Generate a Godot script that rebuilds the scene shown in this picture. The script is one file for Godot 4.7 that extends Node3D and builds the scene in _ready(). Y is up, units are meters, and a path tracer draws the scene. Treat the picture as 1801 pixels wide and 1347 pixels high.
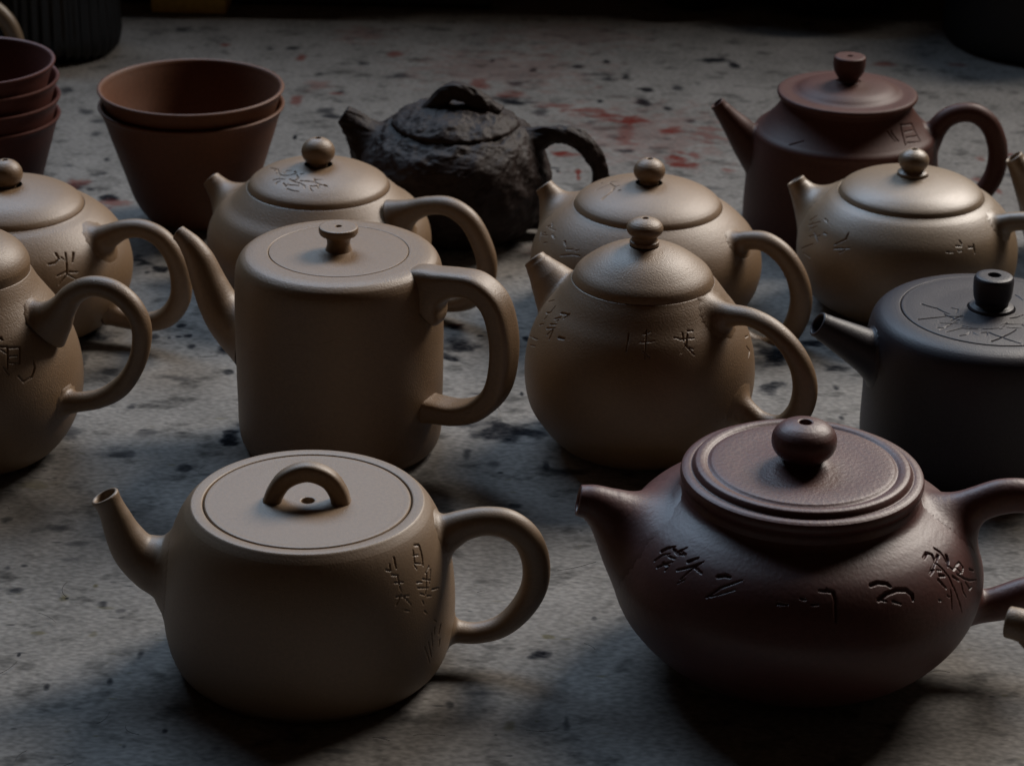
extends Node3D
# Clay teapots and cups on a stained felt-covered work table, lit by one tall window behind them.
# Pot numbers are millimetres: profiles are (radius, height) pairs, a repeated point is a sharp corner;
# spout and handle paths are (along, height, half width in plane, half width across) in the pot's own plane.

var mats := {}
var bark_noise := FastNoiseLite.new()
var bark_fine := FastNoiseLite.new()

func _ready() -> void:
	setup_view()
	make_materials()
	build_table()
	build_background()
	build_cups()
	build_pots()
	build_small_things()

# ---------------------------------------------------------------- camera, light
func setup_view() -> void:
	var cam := Camera3D.new()
	cam.name = "camera"
	cam.position = Vector3(0, 0.48, 0)
	cam.rotation_degrees = Vector3(-24.2, 0, 1.0)
	cam.fov = 16.659
	cam.near = 0.05
	cam.far = 60.0
	var at := CameraAttributesPhysical.new()
	at.frustum_focal_length = 81.96
	at.frustum_focus_distance = 0.985
	at.exposure_aperture = 22.0
	cam.attributes = at
	add_child(cam)
	cam.current = true
	var we := WorldEnvironment.new()
	we.name = "surroundings"
	var e := Environment.new()
	e.background_mode = Environment.BG_COLOR
	e.background_color = Color(0.125, 0.088, 0.060)
	e.tonemap_mode = Environment.TONE_MAPPER_LINEAR
	e.tonemap_exposure = 0.92
	e.sdfgi_enabled = true
	e.ssao_enabled = true
	e.ssil_enabled = true
	we.environment = e
	add_child(we)
	# two tall windows beyond the added shade board: a bright one to the right, a bluer one to the left
	window_light("window_light_right", Vector3(1.18, 1.48, -2.22), Vector2(1.0, 0.78), Color(1.0, 0.965, 0.925), 7.0)
	window_light("window_light_left", Vector3(-0.60, 1.74, -2.32), Vector2(1.5, 0.80), Color(0.775, 0.885, 1.0), 3.4)

func window_light(called: String, at: Vector3, size: Vector2, tint: Color, energy: float) -> void:
	var w := AreaLight3D.new()
	w.name = called
	w.area_size = size
	w.light_color = tint
	w.light_energy = energy
	w.area_range = 8.0
	w.shadow_enabled = true
	add_child(w)
	w.look_at_from_position(at, at + Vector3(0, -0.6, 1.0))

# ---------------------------------------------------------------- materials
func noise_tex(size: int, freq: float, seed_no: int, octaves := 4, kind := FastNoiseLite.TYPE_SIMPLEX_SMOOTH) -> ImageTexture:
	var n := FastNoiseLite.new()
	n.seed = seed_no
	n.noise_type = kind
	n.frequency = freq
	n.fractal_octaves = octaves
	var im := n.get_seamless_image(size, size)
	return ImageTexture.create_from_image(im)

func tone_tex(size: int, freq: float, seed_no: int, lo: float, hi: float, speck := 0.0) -> ImageTexture:
	# grain of the clay: a grey multiplier with pale and dark grit
	var n := FastNoiseLite.new()
	n.seed = seed_no
	n.frequency = freq
	n.fractal_octaves = 4
	var im := n.get_seamless_image(size, size)
	im.convert(Image.FORMAT_RGB8)
	var rng := RandomNumberGenerator.new()
	rng.seed = seed_no
	var d := im.get_data()
	for i in range(0, d.size(), 3):
		var v := lo + (hi - lo) * d[i] / 255.0
		if speck > 0.0:
			var q := rng.randf()
			if q < speck:
				v *= 0.72
			elif q > 1.0 - speck:
				v = minf(1.0, v * 1.12)
		var b := int(clampf(v, 0, 1) * 255.0)
		d[i] = b
		d[i + 1] = b
		d[i + 2] = b
	return ImageTexture.create_from_image(Image.create_from_data(size, size, false, Image.FORMAT_RGB8, d))

func clay(linear: Color, rough: float, tone: Texture2D, relief: Texture2D, cm: float, per_m: float, spec := 0.5) -> StandardMaterial3D:
	var m := StandardMaterial3D.new()
	m.albedo_color = linear.linear_to_srgb()
	m.albedo_texture = tone
	m.roughness = rough
	m.metallic_specular = spec
	m.uv1_triplanar = true
	m.uv1_scale = Vector3.ONE * per_m
	m.heightmap_enabled = true
	m.heightmap_texture = relief
	m.heightmap_scale = cm
	return m

func make_materials() -> void:
	var tone_a := tone_tex(1024, 0.020, 11, 0.88, 1.0, 0.035)
	var tone_b := tone_tex(1024, 0.020, 12, 0.82, 1.0, 0.02)
	var grit := noise_tex(1024, 0.045, 21, 5)
	var skin := noise_tex(1024, 0.032, 22, 4)
	var coarse := noise_tex(512, 0.03, 23, 5)
	mats.beige = clay(Color(0.205, 0.116, 0.050), 0.52, tone_a, grit, 0.013, 22.0, 0.74)
	mats.beige_pale = clay(Color(0.222, 0.136, 0.070), 0.53, tone_a, grit, 0.007, 26.0, 0.76)
	mats.beige_grey = clay(Color(0.205, 0.134, 0.073), 0.46, tone_a, grit, 0.010, 20.0, 0.92)
	mats.purple = clay(Color(0.094, 0.028, 0.022), 0.48, tone_b, skin, 0.009, 15.0, 0.55)
	mats.slate = clay(Color(0.026, 0.021, 0.028), 0.48, tone_b, grit, 0.009, 22.0, 0.45)
	mats.redbrown = clay(Color(0.080, 0.027, 0.019), 0.52, tone_b, grit, 0.006, 20.0, 0.38)
	mats.terracotta = clay(Color(0.140, 0.052, 0.022), 0.58, tone_b, grit, 0.005, 18.0, 0.46)
	mats.dark_red = clay(Color(0.100, 0.028, 0.020), 0.55, tone_b, grit, 0.005, 18.0, 0.46)
	mats.bark = clay(Color(0.026, 0.015, 0.012), 0.60, tone_b, coarse, 0.035, 16.0, 0.32)
	mats.black_glaze = clay(Color(0.008, 0.008, 0.009), 0.22, tone_b, skin, 0.012, 9.0)
	mats.black_wood = clay(Color(0.012, 0.010, 0.009), 0.55, tone_b, grit, 0.02, 8.0)
	mats.black_iron = clay(Color(0.006, 0.006, 0.007), 0.55, tone_b, coarse, 0.03, 10.0)
	mats.yellow_card = clay(Color(0.620, 0.380, 0.070), 0.7, tone_b, grit, 0.004, 10.0)
	bark_noise.seed = 5
	bark_noise.frequency = 0.045
	bark_noise.fractal_type = FastNoiseLite.FRACTAL_RIDGED
	bark_noise.fractal_octaves = 4
	bark_fine.seed = 9
	bark_fine.frequency = 0.12
	bark_fine.fractal_octaves = 4

# ---------------------------------------------------------------- names and tags
func thing(called: String, label: String, category: String, at: Vector3, turn_deg := 0.0, group := "") -> Node3D:
	var o := Node3D.new()
	o.name = called
	add_child(o, true)
	o.position = at
	o.rotation_degrees.y = turn_deg
	tag(o, label, category, group)
	return o

func tag(o: Node, label: String, category: String, group := "") -> void:
	o.set_meta("label", label)
	o.set_meta("category", category)
	if group != "":
		o.set_meta("group", group)

func part(called: String, mesh: Mesh, mat: Material, parent: Node) -> MeshInstance3D:
	var o := MeshInstance3D.new()
	o.name = called
	o.mesh = mesh
	o.material_override = null
	mesh.surface_set_material(0, mat)
	parent.add_child(o, true)
	return o

# ---------------------------------------------------------------- curves
func smooth_profile(pr: PackedFloat32Array) -> Array:
	# -> [points (Vector2, mm), arc lengths, arc lengths of the given points]
	var pts: Array[Vector2] = []
	for i in range(0, pr.size(), 2):
		pts.append(Vector2(pr[i], pr[i + 1]))
	var out := PackedVector2Array()
	var keys := PackedInt32Array()
	var n := pts.size()
	var i := 0
	while i < n - 1:
		var a := pts[i]
		var b := pts[i + 1]
		if a == b:
			i += 1
			continue
		var p0 := pts[i - 1] if i > 0 and pts[i - 1] != a else 2.0 * a - b
		var p3 := pts[i + 2] if i + 2 < n and pts[i + 2] != b else 2.0 * b - a
		var l := a.distance_to(b)
		var m1 := ((a - p0) / maxf(a.distance_to(p0), 1e-6) * l + (b - a)) * 0.5
		var m2 := ((p3 - b) / maxf(b.distance_to(p3), 1e-6) * l + (b - a)) * 0.5
		var k := maxi(1, int(ceil(l / 0.25)))
		keys.append(out.size())
		for j in k:
			var t := float(j) / k
			var t2 := t * t
			var t3 := t2 * t
			var q := (2 * t3 - 3 * t2 + 1) * a + (t3 - 2 * t2 + t) * m1 + (-2 * t3 + 3 * t2) * b + (t3 - t2) * m2
			q.x = maxf(q.x, 0.0)
			out.append(q)
		i += 1
	keys.append(out.size())
	out.append(pts[n - 1])
	var arc := PackedFloat32Array()
	arc.resize(out.size())
	for j in range(1, out.size()):
		arc[j] = arc[j - 1] + out[j].distance_to(out[j - 1])
	var ks := PackedFloat32Array()
	for k in keys:
		ks.append(arc[k])
	return [out, arc, ks]

func samples(from: float, to: float, coarse: float, fine_from: float, fine_to: float, fine: float) -> PackedFloat32Array:
	var out := PackedFloat32Array()
	var x := from
	while x < to - coarse * 0.3:
		out.append(x)
		x += fine if x >= fine_from and x < fine_to else coarse
	out.append(to)
	return out

# A turned body. cuts: incised strokes, each [width mm, angle, arc, angle, arc ...]. rough: bark relief in mm.
func lathe(pr: PackedFloat32Array, cuts: Array = [], depth := 0.6, rough := 0.0, ribs := 0, cols := 144) -> ArrayMesh:
	var sp := smooth_profile(pr)
	var line: PackedVector2Array = sp[0]
	var arc: PackedFloat32Array = sp[1]
	var total := arc[arc.size() - 1]
	var u0 := 1e9
	var u1 := -1e9
	var s0 := 1e9
	var s1 := -1e9
	for c in cuts:
		for k in range(1, c.size(), 2):
			u0 = minf(u0, c[k])
			u1 = maxf(u1, c[k])
			s0 = minf(s0, c[k + 1])
			s1 = maxf(s1, c[k + 1])
	var rmax := 0.0
	for p in line:
		rmax = maxf(rmax, p.x)
	var has_cuts := not cuts.is_empty()
	var us: PackedFloat32Array
	var ss: PackedFloat32Array
	if has_cuts:
		us = samples(-90.0, 270.0, 360.0 / cols, u0 - 4.0, u1 + 2.0, rad_to_deg(0.34 / rmax))
		ss = samples(0.0, total, 1.0, s0 - 2.5, s1 + 1.5, 0.32)
	else:
		us = samples(-90.0, 270.0, 360.0 / cols, 0, 0, 1)
		ss = samples(0.0, total, 0.8 if rough == 0.0 else 0.6, 0, 0, 1)
	# keep the given corners
	for k: float in sp[2]:
		var at := ss.bsearch(k)
		if at < ss.size() and absf(ss[at] - k) > 0.02 and at > 0 and absf(ss[at - 1] - k) > 0.02:
			ss.insert(at, k)
	var nu := us.size()
	var ns := ss.size()
	var rr := PackedFloat32Array()
	var hh := PackedFloat32Array()
	var nrm := PackedVector2Array()
	var at_line := 0
	for s in ss:
		while at_line < arc.size() - 2 and arc[at_line + 1] < s:
			at_line += 1
		var f := clampf((s - arc[at_line]) / maxf(arc[at_line + 1] - arc[at_line], 1e-6), 0, 1)
		var p := line[at_line].lerp(line[at_line + 1], f)
		rr.append(p.x)
		hh.append(p.y)
		var d := (line[at_line + 1] - line[at_line]).normalized()
		nrm.append(Vector2(d.y, -d.x))
	var cut := PackedFloat32Array()
	if has_cuts:
		cut.resize(nu * ns)
		for c in cuts:
			carve(cut, us, ss, rr, c, depth)
	var v := PackedVector3Array()
	v.resize(nu * ns)
	var cosu := PackedFloat32Array()
	var sinu := PackedFloat32Array()
	for u in us:
		cosu.append(cos(deg_to_rad(u)))
		sinu.append(sin(deg_to_rad(u)))
	for j in ns:
		var r := rr[j]
		var h := hh[j]
		var n := nrm[j]
		for i in nu:
			var rx := r
			var hx := h
			var push := 0.0
			if has_cuts:
				push = -cut[j * nu + i]
			if rough > 0.0:
				var px := r * cosu[i]
				var pz := r * sinu[i]
				push += rough * bark(px, h, pz) * clampf(r / 12.0, 0.0, 1.0)
			if ribs > 0:
				push += 0.9 * cos(ribs * deg_to_rad(us[i])) * clampf(r / 20.0, 0.0, 1.0)
			if push != 0.0:
				rx = maxf(0.0, r + n.x * push)
				hx = h + n.y * push
			v[j * nu + i] = Vector3(rx * cosu[i], hx, rx * sinu[i]) * 0.001
	return grid_mesh(v, nu, ns, true)

func bark(x: float, y: float, z: float) -> float:
	var ridge := bark_noise.get_noise_3d(x * 1.3, y * 0.8, z * 1.3)
	var lump := bark_fine.get_noise_3d(x * 0.28 + 40.0, y * 0.3, z * 0.28)
	var fine := bark_fine.get_noise_3d(x * 1.6, y * 1.2, z * 1.6)
	return ridge * 0.9 + lump * 1.7 + fine * 0.35

func carve(cut: PackedFloat32Array, us: PackedFloat32Array, ss: PackedFloat32Array, rr: PackedFloat32Array, c: Array, depth: float) -> void:
	var half: float = maxf(c[0] * 0.5, 0.3)
	var nu := us.size()
	var count := (c.size() - 1) / 2
	for k in maxi(1, count - 1):
		var ua: float = c[1 + 2 * k]
		var sa: float = c[2 + 2 * k]
		var kb := mini(k + 1, count - 1)
		var ub: float = c[1 + 2 * kb]
		var sb: float = c[2 + 2 * kb]
		var j0 := ss.bsearch(minf(sa, sb) - half)
		var j1 := ss.bsearch(maxf(sa, sb) + half)
		for j in range(j0, mini(j1, ss.size())):
			var mm := deg_to_rad(1.0) * maxf(rr[j], 1.0)
			var reach := half / mm
			var i0 := us.bsearch(minf(ua, ub) - reach)
			var i1 := us.bsearch(maxf(ua, ub) + reach)
			var bx := (ub - ua) * mm
			var by := sb - sa
			var ll := bx * bx + by * by
			for i in range(i0, mini(i1, nu)):
				var px := (us[i] - ua) * mm
				var py := ss[j] - sa
				var t := clampf((px * bx + py * by) / ll, 0, 1) if ll > 1e-6 else 0.0
				var d := sqrt((px - t * bx) * (px - t * bx) + (py - t * by) * (py - t * by))
				# the chisel stroke thins towards its free end
				var wide := half
				if k == count - 2 and count > 1:
					wide *= 1.0 - 0.45 * t
				var g := 1.0 - smoothstep(0.35, 1.0, d / wide)
				var dep := depth * clampf(half / 0.55, 0.55, 1.25) * g
				var at := j * nu + i
				if dep > cut[at]:
					cut[at] = dep

# A path of oval or squared rings. path: a, h, half width in plane, half width across.
func tube(path: PackedFloat32Array, power := 2.0, mouth := false, rough := 0.0, ring := 40, wall := PackedVector2Array(), fillet := 0.0) -> ArrayMesh:
	var n := path.size() / 4
	var pos := PackedVector2Array()
	var rad := PackedVector2Array()
	for i in n - 1:
		var q: Array[Vector2] = []
		var w: Array[Vector2] = []
		for k in [i - 1, i, i + 1, i + 2]:
			var kk := clampi(k, 0, n - 1)
			q.append(Vector2(path[4 * kk], path[4 * kk + 1]))
			w.append(Vector2(path[4 * kk + 2], path[4 * kk + 3]))
		var l := maxf(q[1].distance_to(q[2]), 1e-4)
		var m1 := ((q[1] - q[0]) / maxf(q[1].distance_to(q[0]), 1e-4) * l + (q[2] - q[1])) * 0.5
		var m2 := ((q[3] - q[2]) / maxf(q[3].distance_to(q[2]), 1e-4) * l + (q[2] - q[1])) * 0.5
		if i == 0:
			m1 = q[2] - q[1]
		if i == n - 2:
			m2 = q[2] - q[1]
		var steps := maxi(3, int(ceil(l / (0.8 if fillet <= 0.0 else 0.5))))
		for j in steps + (1 if i == n - 2 else 0):
			var t := float(j) / steps
			var t2 := t * t
			var t3 := t2 * t
			pos.append((2 * t3 - 3 * t2 + 1) * q[1] + (t3 - 2 * t2 + t) * m1 + (-2 * t3 + 3 * t2) * q[2] + (t3 - t2) * m2)
			rad.append(w[1].cubic_interpolate(w[2], w[0], w[3], t))
	var dirs := PackedVector2Array()
	for i in pos.size():
		dirs.append((pos[mini(i + 1, pos.size() - 1)] - pos[maxi(i - 1, 0)]).normalized())
	var rows: Array = []   # centre, direction, radii
	rows.append([pos[0], dirs[0], Vector2(0.01, 0.01)])
	for i in pos.size():
		rows.append([pos[i], dirs[i], rad[i]])
	var e := pos.size() - 1
	if mouth:
		var r := rad[e]
		for k in [[0.05, 0.985], [0.10, 0.94], [0.125, 0.88], [0.115, 0.81], [0.06, 0.755], [-0.05, 0.72]]:
			rows.append([pos[e] + dirs[e] * r.x * k[0], dirs[e], r * k[1]])
		for i in range(e - 1, int(e * 0.45), -1):
			if pos[i].distance_to(pos[e]) > r.x * 0.12:
				rows.append([pos[i], dirs[i], r * 0.70])
		var last: Array = rows[rows.size() - 1]
		rows.append([last[0], last[1], Vector2(0.01, 0.01)])
	else:
		rows.append([pos[e], dirs[e], Vector2(0.01, 0.01)])
	var nu := ring + 1
	var outer := pos.size() + 1
	var v := PackedVector3Array()
	v.resize(nu * rows.size())
	for j in rows.size():
		var c: Vector2 = rows[j][0]
		var d: Vector2 = rows[j][1]
		var r: Vector2 = rows[j][2]
		var side := Vector2(-d.y, d.x)
		for i in nu:
			var t := TAU * i / ring
			var cx := cos(t)
			var cz := sin(t)
			var px := signf(cx) * pow(absf(cx), 2.0 / power) * r.x
			var pz := signf(cz) * pow(absf(cz), 2.0 / power) * r.y
			if rough > 0.0 and r.x > 0.5:
				var k := 1.0 + rough * bark(c.x + px * 2.0, c.y + side.y * px, pz * 2.0) / maxf(r.x, 3.0)
				px *= k
				pz *= k
			if fillet > 0.0 and r.x > 0.5 and j < outer:
				# the clay is drawn out into a soft root where it meets the wall
				var here := Vector3(c.x + side.x * px, c.y + side.y * px, pz)
				var reach := fillet * 1.15
				var near := gap(here, wall, reach)   # signed distance to the wall
				if absf(near) < reach:
					var wn := wall_normal
					var tn := Vector3(side.x * px, side.y * px, pz).normalized()
					var lateral := tn - tn.dot(wn) * wn
					var go := 0.0
					if near > 0.0:
						var q := 1.0 - sqrt(minf(near / fillet, 1.0))
						go = fillet * q * q
					else:
						go = fillet * (1.0 + near / reach)
					if go > 0.0:
						var moved := here + lateral * go
						var now := gap(moved, wall, reach * 2.0)
						if absf(now) < reach * 2.0:
							moved += wall_normal * (near - now)
						v[j * nu + i] = moved * 0.001
						continue
			v[j * nu + i] = Vector3(c.x + side.x * px, c.y + side.y * px, pz) * 0.001
	return grid_mesh(v, nu, rows.size(), false)

# signed distance of a point from a turned wall (its profile in mm); a large distance when beyond reach.
# The wall's normal at the nearest place is left in wall_normal.
var wall_normal := Vector3.UP

func gap(here: Vector3, wall: PackedVector2Array, reach: float) -> float:
	var flat := Vector2(here.x, here.z)
	var p := Vector2(flat.length(), here.y)
	var best := reach * reach
	var k := -1
	for i in wall.size():
		var d := p.distance_squared_to(wall[i])
		if d < best:
			best = d
			k = i
	if k < 0:
		return 1e9
	# nearest point on the two neighbouring pieces
	var sign_now := 1.0
	var n := Vector2.RIGHT
	for i in [k - 1, k]:
		if i < 0 or i + 1 >= wall.size():
			continue
		var e := wall[i + 1] - wall[i]
		var t := clampf((p - wall[i]).dot(e) / maxf(e.length_squared(), 1e-9), 0.0, 1.0)
		var d := p.distance_squared_to(wall[i] + e * t)
		if d <= best:
			best = d
			n = Vector2(e.y, -e.x).normalized()
			sign_now = 1.0 if (p - wall[i]).dot(n) > 0.0 else -1.0
	var rim := maxf(flat.length(), 0.01)
	wall_normal = Vector3(n.x * flat.x / rim, n.y, n.x * flat.y / rim)
	return sqrt(best) * sign_now

func grid_mesh(v: PackedVector3Array, nu: int, ns: int, out_by_axis: bool) -> ArrayMesh:
	var nn := PackedVector3Array()
	nn.resize(nu * ns)
	for j in ns:
		var ja := maxi(j - 1, 0) * nu
		var jb := mini(j + 1, ns - 1) * nu
		for i in nu:
			var ia := i - 1 if i > 0 else nu - 2
			var ib := i + 1 if i < nu - 1 else 1
			var du := v[j * nu + ib] - v[j * nu + ia]
			var dv := v[jb + i] - v[ja + i]
			if du.length_squared() < 1e-14:
				var jj := jb if j == 0 else ja
				du = v[jj + ib] - v[jj + ia]
			nn[j * nu + i] = (dv.cross(du) if out_by_axis else du.cross(dv)).normalized()
	var idx := PackedInt32Array()
	idx.resize((nu - 1) * (ns - 1) * 6)
	var at := 0
	for j in ns - 1:
		for i in nu - 1:
			var a := j * nu + i
			var b := a + 1
			var c := a + nu
			var d := c + 1
			if out_by_axis:
				idx[at] = a; idx[at + 1] = b; idx[at + 2] = c
				idx[at + 3] = b; idx[at + 4] = d; idx[at + 5] = c
			else:
				idx[at] = a; idx[at + 1] = c; idx[at + 2] = b
				idx[at + 3] = b; idx[at + 4] = c; idx[at + 5] = d
			at += 6
	var arrays := []
	arrays.resize(Mesh.ARRAY_MAX)
	arrays[Mesh.ARRAY_VERTEX] = v
	arrays[Mesh.ARRAY_NORMAL] = nn
	arrays[Mesh.ARRAY_INDEX] = idx
	var m := ArrayMesh.new()
	m.add_surface_from_arrays(Mesh.PRIMITIVE_TRIANGLES, arrays)
	return m

# a box with rounded edges
func soft_box(size: Vector3, r: float) -> ArrayMesh:
	var st := SurfaceTool.new()
	st.begin(Mesh.PRIMITIVE_TRIANGLES)
	var b := BoxMesh.new()
	b.size = Vector3.ONE * 2.0
	b.subdivide_width = 7
	b.subdivide_height = 7
	b.subdivide_depth = 7
	st.create_from(b, 0)
	var arrays := st.commit_to_arrays()
	var vs: PackedVector3Array = arrays[Mesh.ARRAY_VERTEX]
	var ns: PackedVector3Array = arrays[Mesh.ARRAY_NORMAL]
	var inner := size * 0.5 - Vector3.ONE * r
	for i in vs.size():
		var p := vs[i]
		var q := Vector3.ZERO
		for k in 3:
			var a := absf(p[k])
			var near := 0.74
			q[k] = signf(p[k]) * (inner[k] * minf(a / near, 1.0))
		var o := Vector3.ZERO
		for k in 3:
			o[k] = signf(p[k]) * maxf(0.0, (absf(p[k]) - 0.74) / 0.26)
		var dir := o.normalized()
		vs[i] = q + dir * r
		ns[i] = dir
	arrays[Mesh.ARRAY_VERTEX] = vs
	arrays[Mesh.ARRAY_NORMAL] = ns
	arrays[Mesh.ARRAY_TANGENT] = null
	var m := ArrayMesh.new()
	m.add_surface_from_arrays(Mesh.PRIMITIVE_TRIANGLES, arrays)
	return m

# ---------------------------------------------------------------- the table
const FELT_X := -0.44
const FELT_Z := -1.76
const FELT_W := 0.88
const FELT_D := 1.10

func build_table() -> void:
	var size := 2048
	var im := felt_picture(size)
	var fur := FastNoiseLite.new()
	fur.seed = 77
	fur.frequency = 0.20
	fur.fractal_octaves = 3
	var hi := fur.get_image(size / 2, size)
	hi.resize(size, size, Image.INTERPOLATE_CUBIC)
	var m := StandardMaterial3D.new()
	m.albedo_texture = ImageTexture.create_from_image(im)
	m.roughness = 0.95
	m.metallic_specular = 0.15
	m.heightmap_enabled = true
	m.heightmap_texture = ImageTexture.create_from_image(hi)
	m.heightmap_scale = 0.028
	# gently uneven felt sheet with a rounded drop at its edges, and the board under it
	var x0 := -0.85
	var x1 := 0.85
	var z0 := -1.770
	var z1 := -0.45
	var nx := 120
	var nz := 120
	var lump := FastNoiseLite.new()
	lump.seed = 3
	lump.frequency = 5.0
	var st := SurfaceTool.new()
	st.begin(Mesh.PRIMITIVE_TRIANGLES)
	for j in nz + 1:
		for i in nx + 1:
			var x := lerpf(x0, x1, float(i) / nx)
			var z := lerpf(z0, z1, float(j) / nz)
			st.set_uv(Vector2((x - FELT_X) / FELT_W, (z - FELT_Z) / FELT_D))
			st.add_vertex(Vector3(x, 0.0004 * lump.get_noise_2d(x, z) - 0.0003, z))
	for j in nz:
		for i in nx:
			var a := j * (nx + 1) + i
			for k in [a, a + 1, a + nx + 1, a + 1, a + nx + 2, a + nx + 1]:
				st.add_index(k)
	st.generate_normals()
	var sheet := part("table_felt", st.commit(), m, self)
	sheet.set_meta("kind", "structure")
	var board := part("table_top", soft_box(Vector3(1.72, 0.035, 1.37), 0.004), mats.black_wood, self)
	board.position = Vector3(0, -0.0200, -1.125)
	board.set_meta("kind", "structure")
	var back := part("added_shade_board", soft_box(Vector3(1.72, 0.58, 0.024), 0.004), mats.black_wood, self)  # unseen board, added to keep window light off the far table
	back.position = Vector3(0, 0.2890, -1.785)
	back.set_meta("kind", "structure")

func felt_picture(size: int) -> Image:
	var n1 := FastNoiseLite.new()
	n1.seed = 31
	n1.frequency = 0.010
	n1.fractal_octaves = 5
	var n2 := FastNoiseLite.new()
	n2.seed = 32
	n2.frequency = 0.20
	n2.fractal_octaves = 4
	var n3 := FastNoiseLite.new()
	n3.seed = 33
	n3.frequency = 0.030
	n3.fractal_octaves = 5
	var a1 := n1.get_image(size, size).get_data()
	# combed wool: noise drawn out sideways
	var comb := n2.get_image(size / 2, size)
	comb.resize(size, size, Image.INTERPOLATE_CUBIC)
	var a2 := comb.get_data()
	var dust := n3.get_image(size / 2, size)
	dust.resize(size, size, Image.INTERPOLATE_CUBIC)
	var a3 := dust.get_data()
	var d := PackedByteArray()
	d.resize(size * size * 3)
	var at := 0
	for i in size * size:
		var g := 0.88 + 0.09 * (a1[i] - 128) / 128.0 + 0.15 * (a2[i] - 128) / 128.0
		var k: int = a3[i]
		if k > 160:
			g -= (k - 160) * 0.0042
		var v := clampf(g, 0.1, 1.0)
		d[at] = int(v * 134.0)
		d[at + 1] = int(v * 130.0)
		d[at + 2] = int(v * 126.0)
		at += 3
	var warp := FastNoiseLite.new()
	warp.seed = 41
	warp.frequency = 0.045
	warp.fractal_octaves = 4
	var per_x := size / FELT_W
	var per_z := size / FELT_D
	var all := stains_and_shade()
	var rng := RandomNumberGenerator.new()
	rng.seed = 99
	# loose spatter: dense at the far side, sparse in front
	for i in 430:
		var z := -1.74 + 0.62 * pow(rng.randf(), 0.8)
		var r := 0.0008 + 0.0035 * pow(rng.randf(), 3.0)
		all.append([rng.randf_range(-0.43, 0.43), z, r * rng.randf_range(1.0, 2.6), r, rng.randf_range(0.15, 0.6), 0 if rng.randf() < 0.86 else 1])
	for i in 150:
		var r := 0.0005 + 0.0016 * pow(rng.randf(), 2.5)
		all.append([rng.randf_range(-0.3, 0.3), rng.randf_range(-1.15, -0.68), r * rng.randf_range(1.0, 4.0), r, rng.randf_range(0.1, 0.4), [0, 0, 2][rng.randi() % 3]])
	# short dark flecks combed into the wool
	for i in 3200:
		var r := rng.randf_range(0.00022, 0.0005)
		all.append([rng.randf_range(-0.40, 0.40), rng.randf_range(-1.70, -0.67), r * rng.randf_range(1.5, 7.0), r, rng.randf_range(0.10, 0.38), [0, 0, 0, 2][rng.randi() % 4]])
	var ink := [Vector3(16, 17, 21), Vector3(92, 36, 30), Vector3(72, 66, 42)]
	for s in all:
		var cx: float = (s[0] - FELT_X) * per_x
		var cz: float = (s[1] - FELT_Z) * per_z
		var rx: float = maxf(s[2] * per_x, 1.0)
		var rz: float = maxf(s[3] * per_z, 1.0)
		var strength: float = s[4]
		var col: Vector3 = ink[s[5]]
		for y in range(maxi(0, int(cz - rz * 1.6)), mini(size, int(cz + rz * 1.6) + 1)):
			for x in range(maxi(0, int(cx - rx * 1.6)), mini(size, int(cx + rx * 1.6) + 1)):
				var ex := (x - cx) / rx
				var ez := (y - cz) / rz
				var q := sqrt(ex * ex + ez * ez)
				if q > 1.6:
					continue
				q += 0.95 * warp.get_noise_2d(x * 0.6, y)
				var a := strength * (1.0 - smoothstep(0.2, 1.15, q))
				if a <= 0.0:
					continue
				a *= 0.45 + 0.60 * (a2[y * size + x] / 128.0)
				a = minf(a, 0.97)
				var o := (y * size + x) * 3
				d[o] = int(lerpf(d[o], col.x, a))
				d[o + 1] = int(lerpf(d[o + 1], col.y, a))
				d[o + 2] = int(lerpf(d[o + 2], col.z, a))
	return Image.create_from_data(size, size, false, Image.FORMAT_RGB8, d)

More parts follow.
